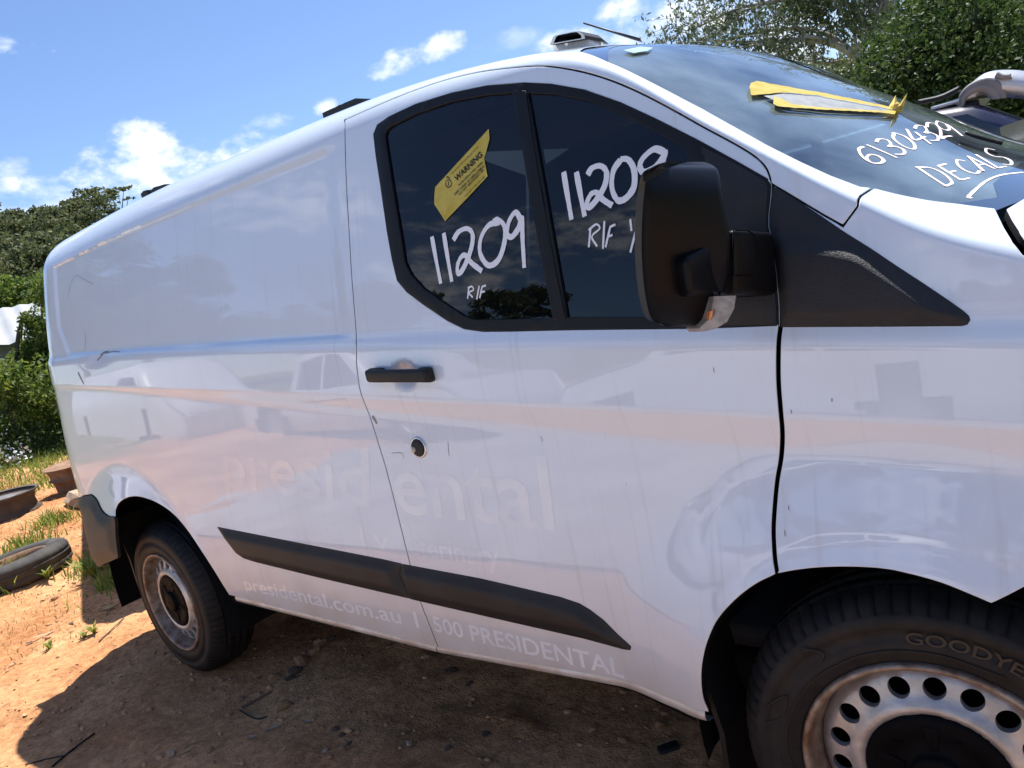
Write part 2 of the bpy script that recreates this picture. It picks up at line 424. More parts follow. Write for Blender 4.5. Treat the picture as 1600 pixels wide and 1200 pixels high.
S0, RC, THM = -3.28, .50, 1.08
def P(s, t):
    s = np.asarray(s, float); t = np.asarray(t, float)
    th = np.clip((S0 - s) / RC, 0, THM); rest = np.maximum(S0 - s - RC * THM, 0)
    xs = np.where(s < S0, S0 - RC * np.sin(th) - rest * math.cos(THM), s); yo = RC * (1 - np.cos(th)) + rest * math.sin(THM)
    tt = T1(s) - .10 * sst(-3.42, -3.95, s); r = RAD(s); cr = CRN(s)
    y1 = yside(s, tt, False); al = np.arctan((yside(s, tt + 1e-3, False) - yside(s, tt - 1e-3, False)) / 2e-3)
    ph = np.full(np.shape(s), 1.40)
    for _ in range(3):
        ye = y1 + r * (np.cos(al) - np.cos(ph)); Wd = np.maximum(.99 - ye, .05); ph = np.pi / 2 - np.arctan(2 * cr / Wd)
    ze = tt + r * (np.sin(ph) - np.sin(al)); A = r * (ph - al)
    a = al + np.clip((t - tt) / r, 0, ph - al)
    ya = y1 + r * (np.cos(al) - np.cos(a)); za = tt + r * (np.sin(a) - np.sin(al))
    u = np.maximum(t - tt - A, 0); yf = ye + u; zf = ze + cr * (1 - ((.99 - yf) / Wd) ** 2)
    y = np.where(t <= tt, yside(s, t), np.where(t <= tt + A, ya, yf)); z = np.where(t <= tt, t, np.where(t <= tt + A, za, zf))
    yo = yo + .35 * np.maximum(s - .35, 0) ** 2
    y = np.where(s < S0, np.minimum(y + yo, .99), y + yo * (y < .5))
    x = xs - .10 * sst(-3.05, -3.4, s) * np.exp(-((z - .90) / .38) ** 2)
    return np.stack([x, y, z], -1)
def Nrm(s, t, e=1.5e-3):
    ds = P(s + e, t) - P(s - e, t); dt = P(s, t + e) - P(s, t - e); n = np.cross(ds, dt); return n / (np.linalg.norm(n, axis=-1, keepdims=True) + 1e-12)
def PO(s, t, off):
    if np.isscalar(off) and off == 0: return P(s, t)
    return P(s, t) + Nrm(s, t) * np.asarray(off)[..., None] if not np.isscalar(off) else P(s, t) + Nrm(s, t) * off
def tflat(s, y):
    """t of the roof / windscreen point at depth y"""
    s = np.asarray(s, float); tt = T1(s); r = RAD(s); cr = CRN(s); y1 = yside(s, tt, False); al = np.arctan((yside(s, tt + 1e-3, False) - yside(s, tt - 1e-3, False)) / 2e-3)
    ph = np.full(np.shape(s), 1.40)
    for _ in range(3):
        ye = y1 + r * (np.cos(al) - np.cos(ph)); ph = np.pi / 2 - np.arctan(2 * cr / np.maximum(.99 - ye, .05))
    return tt + r * (ph - al) + y - ye
def project(X):
    q = (np.asarray(X) - CAM) @ RM; return np.stack([800 + F_PX * q[..., 0] / q[..., 1], 600 - F_PX * q[..., 2] / q[..., 1]], -1)
def on_body(pts, hint=None, off=0.0):
    """photograph points (in its 1600 x 1200 pixels) -> surface coordinates (s, t) of the body"""
    pts = np.atleast_2d(np.array(pts, float)); D = np.stack([(pts[:, 0] - 800) / F_PX, np.ones(len(pts)), -(pts[:, 1] - 600) / F_PX], 1) @ RM.T
    k = (.03 if hint is None else hint) - CAM[1]; X = CAM + D * (k / D[:, 1])[:, None]
    s = X[:, 0].copy(); t = X[:, 2].copy()
    if hint is not None: t = tflat(s, hint)
    e = 1e-3
    for it in range(40):
        f0 = project(PO(s, t, off)); fs = (project(PO(s + e, t, off)) - f0) / e; ft = (project(PO(s, t + e, off)) - f0) / e; r = pts - f0
        det = fs[:, 0] * ft[:, 1] - fs[:, 1] * ft[:, 0]; det = np.where(np.abs(det) < 1e2, np.sign(det + 1e-9) * 1e2, det)
        d1 = (r[:, 0] * ft[:, 1] - r[:, 1] * ft[:, 0]) / det; d2 = (fs[:, 0] * r[:, 1] - fs[:, 1] * r[:, 0]) / det
        st_ = np.hypot(d1, d2); m = np.maximum(st_ / .06, 1); s = s + d1 / m; t = t + d2 / m
        if st_.max() < 1e-6: break
    err = np.linalg.norm(pts - project(PO(s, t, off)), axis=1)
    if err.max() > 2: print('on_body residual', [(tuple(p), round(float(e_), 1)) for p, e_ in zip(pts, err) if e_ > 2])
    return np.stack([s, t], 1)

def panel(name, outer, holes=(), m='white_paint', parent=None, off=0.0, grid=.016, gap=.0030, flange=.014, dome=None, step=.012, mirror=False, smooth_edge=.0016, aniso=1.0, shear=None, extra=None):
    """a sheet-metal panel over the body surface: outline in (s,t), rolled edges, depth behind them"""
    outer = densify(outer, step); outer = inset(outer, gap); hl = [inset(densify(h, step), -gap) for h in holes]
    V, T = triangulate(outer, hl, grid, aniso, shear, extra)
    loops = [outer] + hl
    d = None
    if dome is not None:
        d = np.min([bdist(V, l) for l in loops], 0); o_ = off + (dome(V, d) if callable(dome) else dome[0] * sst(0, dome[1], d))
    else: o_ = np.full(len(V), off)
    n3 = Nrm(V[:, 0], V[:, 1]); p3 = P(V[:, 0], V[:, 1]) + n3 * o_[:, None]
    if dome is not None:
        n3 = np.zeros_like(p3)
        for f in T:
            a, b, c = p3[list(f)]; fn = np.cross(b - a, c - a)
            for i in f: n3[i] += fn
        sgn = np.sign(np.sum(n3 * Nrm(V[:, 0], V[:, 1]), 1)); n3 *= sgn[:, None]; n3 /= np.linalg.norm(n3, axis=1)[:, None] + 1e-12
    verts = list(p3); norms = list(n3); faces = []
    for f in T:
        a, b, c = V[list(f)]
        if (b[0] - a[0]) * (c[1] - a[1]) - (b[1] - a[1]) * (c[0] - a[0]) > 0: faces.append(tuple(f))
        else: faces.append(tuple(reversed(f)))
    wall = []
    if flange:
        for li, l in enumerate(loops):
            if (area(l) > 0) != (li == 0): l = l[::-1]
            nl = Nrm(l[:, 0], l[:, 1]); base = P(l[:, 0], l[:, 1]) + nl * off
            tan = np.roll(base, -1, 0) - np.roll(base, 1, 0); out = np.cross(tan, nl); out /= np.linalg.norm(out, axis=1)[:, None] + 1e-12
            e = smooth_edge
            rings = [(base, nl), (base + out * e * .7 - nl * e * .3, (nl + out)), (base + out * e - nl * e, out), (base + out * e - nl * (flange), out)]
            k0 = len(verts); m_ = len(l)
            for pp, nn in rings:
                nn = nn / (np.linalg.norm(nn, axis=1)[:, None] + 1e-12); verts += list(pp); norms += list(nn)
            for r in range(len(rings) - 1):
                for i in range(m_):
                    j = (i + 1) % m_
                    if r == len(rings) - 2: wall.append(len(faces))
                    faces.append((k0 + r * m_ + i, k0 + (r + 1) * m_ + i, k0 + (r + 1) * m_ + j, k0 + r * m_ + j))
    verts = np.array(verts); norms = np.array(norms)
    if mirror:
        verts = verts * [1, -1, 1] + [0, 1.98, 0]; norms = norms * [1, -1, 1]; faces = [tuple(reversed(f)) for f in faces]
    o = new_obj(name, verts, faces, m, parent, True, norms)
    if flange and m == 'white_paint':
        o.data.materials.append(MATS['gap_black']); w = o.data.polygons  # edge walls coloured black for the shade inside the shut lines
        for i in wall: w[i].material_index = 1
    return o
def ribbon(paths, width, off, m, name, parent, hint=None, taper=True, px=True, jitter=.12):
    """hand-drawn strokes: ribbons on the body surface"""
    verts = []; faces = []; r = np.random.default_rng(abs(hash(name)) % 1000 if False else len(paths) * 7 + 3)
    for path in paths:
        w = width
        if isinstance(path, tuple) and isinstance(path[1], float): path, w = path
        st = on_body(spline(path, 7), hint) if px else spline(path, 7)
        n = len(st); tg = np.gradient(st, axis=0); tg /= np.linalg.norm(tg, axis=1)[:, None] + 1e-12; nn = np.stack([-tg[:, 1], tg[:, 0]], 1)
        ww = w * .5 * (1 + jitter * np.convolve(r.normal(size=n + 6), np.ones(7) / 3, 'valid'))
        k0 = len(verts)
        for k in (-1, 0, 1):
            q = st + nn * (k * ww)[:, None]; verts += list(PO(q[:, 0], q[:, 1], off + (.0003 if k == 0 else 0)))
        for i in range(n - 1):
            for k in (0, 1): faces.append((k0 + k * n + i, k0 + k * n + i + 1, k0 + (k + 1) * n + i + 1, k0 + (k + 1) * n + i))
    return new_obj(name, verts, faces, m, parent)
def text_mesh(body, bold=0.0):
    cu = bpy.data.curves.new('t', 'FONT'); cu.body = body; cu.resolution_u = 3; cu.offset = bold
    ob = bpy.data.objects.new('t', cu); COL.objects.link(ob); dg = bpy.context.evaluated_depsgraph_get(); dg.update()
    me = ob.evaluated_get(dg).to_mesh(); bm = bmesh.new(); bm.from_mesh(me); bmesh.ops.triangulate(bm, faces=bm.faces[:])
    V = np.array([v.co[:2] for v in bm.verts]); T = [tuple(v.index for v in f.verts) for f in bm.faces]; bm.free()
    bpy.data.objects.remove(ob); bpy.data.curves.remove(cu); return V, T
def text_on(body, a, b, up, m, name, parent, off=.0006, hint=None, bold=0.0, cap=.72, shear=0.0):
    """lettering on the body between photo points a and b (baseline); up = the photo point a cap height above a"""
    V, T = text_mesh(body, bold); x0, x1 = V[:, 0].min(), V[:, 0].max()
    A, B, C = on_body([a, b, up], hint); u = (V[:, 0] - x0) / (x1 - x0); v = V[:, 1] / cap
    st = A + np.outer(u, B - A) + np.outer(v, C - A) + np.outer(v * shear, B - A)
    # subdivide long triangles so that the letters follow the curve of the panel
    bm = bmesh.new(); vs = [bm.verts.new((p[0], p[1], 0)) for p in st]
    for t in T:
        try: bm.faces.new([vs[i] for i in t])
        except ValueError: pass
    for _ in range(3):
        ed = [e for e in bm.edges if e.calc_length() > .03]
        if not ed: break
        bmesh.ops.subdivide_edges(bm, edges=ed, cuts=1); bmesh.ops.triangulate(bm, faces=bm.faces[:])
    bm.verts.ensure_lookup_table(); bm.verts.index_update(); S = np.array([v.co[:2] for v in bm.verts]); F = [tuple(v.index for v in f.verts) for f in bm.faces]; bm.free()
    return new_obj(name, PO(S[:, 0], S[:, 1], off), F, m, parent, True, Nrm(S[:, 0], S[:, 1]))

# ------------------------------------------------------------------ the van
van = thing('van', (0, 0, 0), label='white panel van with chalked numbers on its windows, filling the foreground', cat='van')
def px(*p): return [tuple(q) for q in p]
_t = on_body([(519, 223), (420, 263), (300, 314), (200, 357), (103, 398)]); _b = on_body([(548, 526), (400, 535), (250, 545), (113, 554)]); _l = on_body([(88, 440), (89, 490)])
REC = dict(top=np.array(sorted(_t.tolist())), bot=np.array(sorted((_b + [0, -.006]).tolist())), left=float(_l[:, 0].mean()) - .004, corner=float(on_body([(92, 512)])[0][1]))
B_REAR = [(685, 1013), (672, 980), (655, 935), (640, 880), (625, 820), (605, 740), (590, 690), (578, 652), (570, 632), (562, 608), (557.5, 575), (556.5, 545), (556, 520), (553, 480), (549, 430), (545, 360), (541, 290), (539, 230), (538.5, 188)]
B_TOP = [(538.5, 187), (600, 160), (650, 140), (700, 123.5), (750, 112), (800, 105.5), (850, 103), (900, 110), (950, 124), (1000, 145), (1050, 171), (1100, 199), (1150, 226), (1180, 245), (1195, 260), (1202, 275), (1204.5, 289)]
B_FRONT = [(1204.5, 289), (1203, 310), (1200, 335), (1200, 355), (1205, 375), (1209, 405), (1213, 440), (1216, 480), (1217, 508), (1214.5, 530), (1213.5, 560), (1214, 600), (1217.5, 645), (1220, 680), (1218, 715), (1212, 750), (1208, 790), (1206, 830), (1208, 870), (1212, 898)]
ARCH_F1 = [(1212, 898), (1180, 914), (1150, 937), (1122, 968), (1106, 1002), (1098, 1035), (1096.5, 1065), (1100, 1092), (1109, 1114)]
door_rear = on_body(spline(B_REAR, 5)); door_top = on_body(spline(B_TOP, 5)); door_front = on_body(spline(B_FRONT, 5)); arch_f1 = on_body(spline(ARCH_F1, 6))
door_poly = np.concatenate([door_rear[:-1], door_top[:-1], door_front[:-1], arch_f1])
W_OUT = on_body(densify(px((590, 195), (609, 182), (650, 163), (706, 145.5), (762, 134), (819, 130), (860, 132), (912, 141), (969, 161), (1025, 187), (1092, 221), (1150, 253), (1199, 281), (1203, 289), (1202, 310), (1199, 335), (1199, 355), (1204, 375), (1208, 405), (1212, 440), (1215, 480), (1215.5, 507), (1100, 511.5), (900, 514), (800, 516.5), (755, 517), (725, 513), (700, 501), (660, 474), (636, 456), (621, 438), (613, 405), (605, 360), (595, 290), (588, 245), (584, 210)), 12))
G_1 = on_body(densify(px((601, 212), (604, 203), (612, 196), (650, 177), (706, 158), (760, 147.5), (802, 144), (835, 320), (865, 497.5), (800, 500.5), (742, 501), (725, 495), (695, 475), (661, 451), (642, 430), (632, 410), (626, 370), (612, 285)), 12))
G_2 = on_body(densify(px((824, 144.5), (868, 146), (920, 156), (975, 177), (1025, 203), (1072, 229), (1086, 300), (1104, 500), (1000, 497), (886, 497), (855, 320)), 12))
shell_t = door_top

# sill line and arches
sill_rear = on_body([(358, 930), (440, 951), (520, 970), (600, 990), (682, 1010)]); 
ARCH_R = [(180, 808), (181, 795), (188, 784), (202, 777), (220, 777), (245, 786), (270, 803), (292, 828), (315, 862), (335, 893), (348, 914), (358, 930)]
arch_r = on_body(spline(ARCH_R, 5))
bump_top = on_body(spline([(135, 768), (150, 778), (160, 797), (170, 806), (180, 808)], 4))
TRI_TOP = on_body(densify([(1206, 286), (1250, 313), (1285, 337), (1318, 351)], 10)[:])
TRI_TOP = on_body([(1206.5, 288), (1230, 302), (1250, 314), (1285, 335), (1317, 353)])
FSEAM = on_body([(1317, 353), (1340, 322), (1365, 293)], None)
ws_edge = on_body([(907, 80), (950, 96), (1000, 118.5), (1050, 144), (1100, 170), (1150, 198), (1200, 226), (1250, 251), (1300, 274), (1345, 291)])
cowl = on_body([(1365, 293), (1400, 302), (1450, 312), (1500, 318), (1557, 325.5)], .3)
def sy(pts): return np.array([(s, float(tflat(np.array([s]), y)[0])) for s, y in pts])
TC = .99
header = sy([(-.535, .29), (-.57, .40), (-.585, .6), (-.585, TC)])
e_y = P(cowl[-1:, 0], cowl[-1:, 1])[0]
cowl_c = sy([(cowl[-1][0] + .05, max(e_y[1], .1) + .16), (cowl[-1][0] + .09, .75), (cowl[-1][0] + .10, TC)])
ws_poly = np.concatenate([ws_edge, cowl, cowl_c, header[::-1]])
WS_CLEAR = np.concatenate([on_body([(955, 108), (1000, 128), (1100, 184), (1200, 241), (1300, 292), (1352, 311)]), on_body([(1400, 312), (1450, 317), (1500, 314), (1560, 305)], .2)])

def feature_points():
    ss = np.arange(-3.75, -1.21, .009); out = []
    for off in (-.004, .002, .008, .015, .022, .028, .034): out.append(np.stack([ss, np.interp(ss, REC['top'][:, 0], REC['top'][:, 1]) - off], 1))
    for off in (-.006, 0, .005, .010, .015, .020): out.append(np.stack([ss, np.interp(ss, REC['bot'][:, 0], REC['bot'][:, 1]) + off], 1))
    tt = np.arange(1.46, 1.80, .009)
    for off in (-.003, .005, .013, .021, .029): out.append(np.stack([REC['left'] + np.maximum(REC['corner'] - tt, 0) * .62 + off, tt], 1))
    ss = np.arange(-.62, .30, .010)
    for k in range(-1, 10): out.append(np.stack([ss, T1(ss) + k * .0042], 1))
    return np.concatenate(out)
FEAT = feature_points()
# body shell: rear quarter, roof, A pillar
REAR_S = -3.92
b_low = on_body([(358, 930)])[0]
roof_c = [(s, float(tflat(np.array([s]), .985)[0])) for s in (-.6, -1.2, -2, -2.8, -3.4)]
rear_top = [(REAR_S + .02, float(T1(np.array([REAR_S]))[0]) + .85)]
bb = on_body([(135, 768)])[0]
body_poly = np.concatenate([sill_rear[:-1], door_rear[:-1], door_top[:-1], TRI_TOP[:-1], FSEAM, ws_edge[::-1], header[:-1], np.array(roof_c), np.array(rear_top),
                            np.array([(REAR_S, 1.5), (REAR_S, bb[1] + .01), (-3.6, bb[1] + .004)]), bump_top, arch_r[1:-1]])
body = panel('body', body_poly, (), 'white_paint', van, grid=.020, aniso=.34, shear=zc, extra=FEAT)
door = panel('driver_door', door_poly, [W_OUT], 'white_paint', van, grid=.018, aniso=.42, shear=zc)
door['label'] = 'driver door with faded ghost lettering'
# fender
ARCH_F2 = [(1212, 898), (1240, 892.5), (1280, 888), (1330, 887), (1380, 890), (1420, 898), (1470, 912), (1520, 932), (1549, 944.5)]
fr_px = on_body([(1600, 919)])
bgap = on_body([(1557, 325.5), (1563, 338), (1572, 356), (1585, 378), (1600, 397)], .12)
FX = .86
tf = float(T1(np.array([FX]))[0])
fender_poly = np.concatenate([on_body(spline([(a + 4.5, b) for a, b in B_FRONT[::-1]], 5))[:-1], TRI_TOP[:-1], FSEAM[:-1], cowl, bgap[1:], [(.62, bgap[-1][1] - .05), (FX, tf)],
                              [(FX, .97), (.70, .93)], fr_px, on_body(spline(ARCH_F2[::-1], 5))[:-1]])
fender = panel('front_fender', fender_poly, (), 'white_paint', van, grid=.018, aniso=.42, shear=zc, extra=FEAT)
# bonnet: right half, lifted a little at its rear corner
bon_px = on_body([(1569, 319), (1573, 333), (1588, 360), (1600, 380)], .2)
bonnet_poly = np.concatenate([[(cowl_c[0][0], cowl_c[0][1])], [(cowl_c[1][0] , cowl_c[1][1])], [(cowl_c[2][0] , cowl_c[2][1])], sy([(FX, TC)]), [(FX, tf + .03)], [(.62, bgap[-1][1] - .04)], bgap[1:][::-1]])
bonnet = panel('bonnet', bonnet_poly, (), 'white_paint', van, off=.012, grid=.03, gap=.006)
for o in (body, door, fender, bonnet):
    c = o.copy(); COL.objects.link(c); c.parent = van; c.scale = (1, -1, 1); c.location = (0, 1.98, 0)
    if 'label' in c: c['label'] = 'far side door with its window'
# sill below door and quarter
def sill_strip(a, b, name):
    """rolled sill rail under the body side between s=a and s=b"""
    ss = np.linspace(a, b, 60); low = np.interp(ss, [-2.32, -1.22, -.40], [SILL_T[0], SILL_T[1], SILL_T[2]])
    V = []; Fc = []; prof = [(.002, .012), (-.003, .004), (-.004, -.004), (-.001, -.013), (.008, -.020), (.03, -.024)]
    for s_, l_ in zip(ss, low):
        y0 = float(yside(np.array([s_]), np.array([l_]))[0])
        for dy, dz in prof: V.append((s_, y0 + dy + .004, l_ + dz))
    n = len(prof)
    for i in range(len(ss) - 1):
        for k in range(n - 1): Fc.append((i * n + k, i * n + k + 1, (i + 1) * n + k + 1, (i + 1) * n + k))
    return new_obj(name, V, Fc, 'sill_metal', van)
sb = on_body([(369, 938), (684, 1019), (1104, 1126)]); SILL_T = (sb[:, 1] + .012)
sill_strip(sb[0][0], sb[1][0] - .001, 'sill'); sill_strip(sb[1][0] + .002, sb[2][0], 'sill')
for o in [o for o in van.children if o.name.startswith('sill')]:
    c = o.copy(); COL.objects.link(c); c.parent = van; c.scale = (1, -1, 1); c.location = (0, 1.98, 0)
# black sheet added as shade behind the shut lines
liner_poly = np.array([(-3.3, .5), (-3.3, 1.82), (-2.4, 1.84), (-1.2, 1.80), (-.84, 1.77), (-.5, 1.67), (-.25, 1.48), (0, 1.26), (.3, 1.12), (.55, 1.0), (.55, .9), (.40, .74), (.25, .80), (0, .80), (-.3, .76), (-.43, .55), (-.43, .37), (-2.33, .40), (-2.40, .62), (-2.62, .80), (-2.93, .88), (-3.2, .80)])
liner = panel('gap_shade_panel', liner_poly, [inset(densify(W_OUT, .02), .004)], 'gap_black', van, off=-.022, grid=.05, flange=0)
c = liner.copy(); COL.objects.link(c); c.parent = van; c.scale = (1, -1, 1); c.location = (0, 1.98, 0)
# door glass, frame, sail panel
frame = panel('window_frame', W_OUT, [inset(G_1, .001), inset(G_2, .001)], 'trim_rubber', van, off=.002, grid=.02, dome=(.003, .012), flange=.02, gap=.0005)
glass_r = panel('door_window', inset(G_1, -.006), (), 'tinted_glass', van, off=-.004, grid=.03, flange=0, gap=0)
glass_f = panel('door_window', inset(G_2, -.006), (), 'tinted_glass', van, off=-.004, grid=.03, flange=0, gap=0)
for o in (frame, glass_r, glass_f):
    c = o.copy(); COL.objects.link(c); c.parent = van; c.scale = (1, -1, 1); c.location = (0, 1.98, 0)
DIV = on_body([(805, 143), (823, 143), (885, 498), (867, 499)])
panel('window_divider', DIV, (), 'trim_rubber', van, off=.005, grid=.02, gap=.0005, dome=(.002, .006))
SAIL = on_body(densify(px((1098, 230), (1150, 257), (1196, 283), (1200, 291), (1199, 312), (1197, 335), (1197, 356), (1202, 376), (1206, 405), (1210, 440), (1213, 480), (1213.5, 506), (1112, 509), (1104, 400), (1098, 300)), 12))
sail = panel('mirror_sail', SAIL, (), 'grained_plastic', van, off=.004, grid=.014, gap=.0005, dome=(.007, .03), flange=.012)
TRI = on_body(densify(px((1208, 291), (1230, 304), (1250, 317), (1285, 340), (1320, 364), (1360, 389), (1400, 416), (1440, 442), (1480, 469), (1504, 486), (1513, 494), (1515, 500), (1511, 506.5), (1503, 508.5), (1400, 509.5), (1300, 510), (1221, 510.5), (1219, 480), (1216, 440), (1212, 405), (1208, 375), (1204, 355), (1204, 335), (1207, 310)), 12))
FOLD = on_body([(1196, 374), (1240, 377), (1300, 383), (1345, 392), (1400, 428), (1480, 478), (1515, 503)])
def trim_off(V, d):
    k = np.interp(V[:, 0], FOLD[:, 0], FOLD[:, 1]); return (.002 + .0155 * sst(.018, -.023, V[:, 1] - k)) * sst(-.002, .022, d) + .003 * sst(0, .01, d)
trim = panel('fender_trim', TRI, (), 'grained_plastic', van, off=.002, grid=.008, gap=.0005, dome=trim_off, flange=.012)
# rub strips
STR1 = on_body(densify(px((340, 823.5), (480, 851), (600, 874.5), (628, 881), (624, 897), (637, 934), (500, 902.5), (400, 878), (381, 872), (369, 864), (352, 842)), 8))
STR2 = on_body(densify(px((629, 881.5), (750, 904), (875, 933), (905, 943), (922, 953), (943, 969), (966, 992), (986, 1010), (985, 1015), (975, 1014), (912, 997), (762, 963), (648, 937), (638, 934), (625, 897)), 8))
s1 = panel('rub_strip', STR1, (), 'black_plastic', van, off=.002, grid=.010, gap=.0006, dome=(.013, .030), flange=.004)
s2 = panel('rub_strip', STR2, (), 'black_plastic', van, off=.002, grid=.010, gap=.0006, dome=(.013, .030), flange=.004)
# windscreen: printed border and clear glass, both halves
def full_width(name, poly, holes, m, off, grid, parent=van):
    outer = densify(poly, .02); outer = outer if area(outer) > 0 else outer[::-1]
    V, T = triangulate(outer, [densify(h, .02) for h in holes], grid)
    p = PO(V[:, 0], V[:, 1], off); n = Nrm(V[:, 0], V[:, 1]); k = len(V)
    T = [tuple(f) if np.cross(V[f[1]] - V[f[0]], V[f[2]] - V[f[0]]) > 0 else tuple(reversed(f)) for f in T]
    p2 = p * [1, -1, 1] + [0, 1.98, 0]; n2 = n * [1, -1, 1]
    return new_obj(name, np.concatenate([p, p2]), T + [tuple(i + k for i in reversed(f)) for f in T], m, parent, True, np.concatenate([n, n2]))
tail = sy([(cowl_c[0][0] - .07, max(e_y[1], .1) + .16), (cowl_c[1][0] - .08, .75), (cowl_c[2][0] - .08, TC)])
clear_path = np.concatenate([sy([(-.54, TC), (-.54, .6), (-.525, .42), (-.49, .31)]), WS_CLEAR, tail])
clear_poly = clear_path
full_width('windscreen', clear_poly, (), 'windscreen_glass', -.004, .03)
border_poly = np.concatenate([header[::-1], ws_edge[::-1][::-1], cowl, cowl_c, clear_path[::-1]])
mat('frit', (.02, .022, .026), .06, spec=.6, coat=1.0, coat_rough=.02)
full_width('windscreen_border', border_poly, (), 'frit', -.0035, .012)
# rear face, floor, firewall
th = np.linspace(.80, 1.86, 12)
rv = P(np.full(12, REAR_S + .004), th); rv2 = rv * [1, -1, 1] + [0, 1.98, 0]
V = list(rv) + list(rv2 ); Fc = [(i, i + 1, 12 + i + 1, 12 + i) for i in range(11)]
V2 = [v + np.array([-.03, 0, 0]) for v in V]
new_obj('rear_door', V, Fc, 'white_paint', van, False)
from_bm('roof_end', box(-3.80, -3.55, .30, 1.68, 1.80, 1.895, .03), 'white_paint', van)
from_bm('underbody', box(-3.62, .75, .16, 1.82, .30, .44, .02), 'wheelwell', van)
from_bm('bulkhead', box(-1.33, -1.30, .24, 1.74, .45, 1.76), 'interior_trim', van)
from_bm('engine_bay', box(.30, .78, .22, 1.76, .45, .98, .03), 'dark_metal', van)

# rear bumper corner
BMP = [(133, 767), (150, 778), (160, 797), (170, 806), (181, 809), (183, 840), (188, 879)]
bp = on_body(spline(BMP, 5)); lowb = [(bp[-1][0] - .05, bp[-1][1] - .012), (bp[-1][0] - .16, bp[-1][1] + .03), (REAR_S, bp[-1][1] + .12), (REAR_S, bp[0][1] - .0), (-3.7, bp[0][1] - .0)]
bump = panel('rear_bumper', np.concatenate([bp, np.array(lowb)]), (), 'grey_bumper', van, off=.006, grid=.016, dome=(.012, .05)) if mat('grey_bumper', (.024, .0235, .023), .5, var=.3, vscale=7, bump=.15, bscale=400) else None
c = bump.copy(); COL.objects.link(c); c.parent = van; c.scale = (1, -1, 1); c.location = (0, 1.98, 0)
V = []; zz = np.linspace(bp[-1][1] + .12, bp[0][1] - .01, 6)
r1 = PO(np.full(6, REAR_S), zz, .012); r2 = r1 * [1, -1, 1] + [0, 1.98, 0]
new_obj('bumper_bar', list(r1) + list(r2), [(i, i + 1, 6 + i + 1, 6 + i) for i in range(5)], 'grey_bumper', van, False)

# wheel wells
def well(cx, r0):
    V = []; Fc = []; n = 40
    ths = np.linspace(math.radians(-8), math.radians(188), n)
    prof = [(r0, .012), (r0 + .01, .06), (r0 + .01, .50), (.12, .52)]
    for t_ in ths:
        for r_, a_ in prof: V.append((cx + r_ * math.cos(t_), a_, max(.30, ZW + r_ * math.sin(t_)) if r_ < .2 else ZW + r_ * math.sin(t_)))
    k = len(prof)
    for i in range(n - 1):
        for j in range(k - 1): Fc.append((i * k + j, i * k + j + 1, (i + 1) * k + j + 1, (i + 1) * k + j))
    o = new_obj('wheel_arch_liner', V, Fc, 'wheelwell', van)
    c = o.copy(); COL.objects.link(c); c.parent = van; c.scale = (1, -1, 1); c.location = (0, 1.98, 0)
well(0.0, .435); well(-WB, .515)

# wheels ------------------------------------------------------------
def tyre_mesh(seg_blocks=72):
    prof = [(.2195, .020), (.2205, .010), (.228, .004), (.236, .0035), (.238, .002), (.262, -.001), (.264, .001), (.285, .002), (.287, 0.0), (.306, .006), (.308, .008), (.3185, .015), (.3270, .0245), (.3325, .033), (.3365, .041),
            (.3400, .052), (.3405, .0535), (.3330, .0545), (.3330, .0615), (.3420, .0625), (.3432, .085), (.3360, .086), (.3360, .094), (.3437, .095), (.3440, .1075)]
    prof = prof + [(r, .215 - a) for r, a in prof[::-1][1:]]
    seg = seg_blocks * 6; V = []; Fc = []; n = len(prof); R = np.random.default_rng(3)
    for k in range(seg):
        th = 2 * math.pi * k / seg; ph = k % 6
        for i, (r, a) in enumerate(prof):
            rr = r; aa = a; da = min(a, .215 - a)
            if .0145 < da < .053 and ph in (0,): rr -= .0085
            if .023 < da < .042 and ph in (2, 4): rr -= .0022
            if .062 < da < .086 and ph in (2,): rr -= .003
            # flattened by the load where it meets the ground
            z = rr * math.sin(th); x = rr * math.cos(th)
            if z < -.327: z = -.327 - (-.327 - z) * .25
            V.append((x, aa, z))
    for k in range(seg):
        k2 = (k + 1) % seg
        for i in range(n - 1): Fc.append((k * n + i, k * n + i + 1, k2 * n + i + 1, k2 * n + i))
    return V, Fc
tv, tf_ = tyre_mesh()
def ring_disc():
    N_ = 18
    outer = np.array([(.196 * math.cos(t), .196 * math.sin(t)) for t in np.linspace(0, 2 * math.pi, 120, endpoint=False)])
    inner = np.array([(.112 * math.cos(t), .112 * math.sin(t)) for t in np.linspace(0, 2 * math.pi, 90, endpoint=False)])
    holes = []
    for k in range(N_):
        a = math.radians(5 + 20 * k); c = np.array([math.cos(a), math.sin(a)]) * .1615
        holes.append(np.array([c + .0183 * np.array([math.cos(t), math.sin(t)]) for t in np.linspace(0, 2 * math.pi, 22, endpoint=False)]))
    V, T = triangulate(outer, holes + [inner], .009)
    def dep(r):
        return np.interp(r, [.105, .112, .118, .124, .132, .138, .146, .180, .190, .196], [.036, .026, .018, .0155, .017, .022, .028, .037, .046, .058])
    V3 = [(x, dep(math.hypot(x, z)), z) for x, z in V]; F3 = []
    for f in T:
        a, b, c = V[list(f)]; F3.append(tuple(f) if (b[0] - a[0]) * (c[1] - a[1]) - (b[1] - a[1]) * (c[0] - a[0]) > 0 else tuple(reversed(f)))
    for h in holes:
        k0 = len(V3); n = len(h)
        for sc, dd in ((1.0, 0.0), (.97, .0035), (.97, .012)):
            ctr = h.mean(0)
            for q in h:
                p = ctr + (q - ctr) * sc; V3.append((p[0], dep(np.hypot(*q)) + dd, p[1]))
        for j in range(2):
            for i in range(n): i2 = (i + 1) % n; F3.append((k0 + j * n + i, k0 + j * n + i2, k0 + (j + 1) * n + i2, k0 + (j + 1) * n + i))
    return V3, F3
rv_, rf_ = ring_disc()
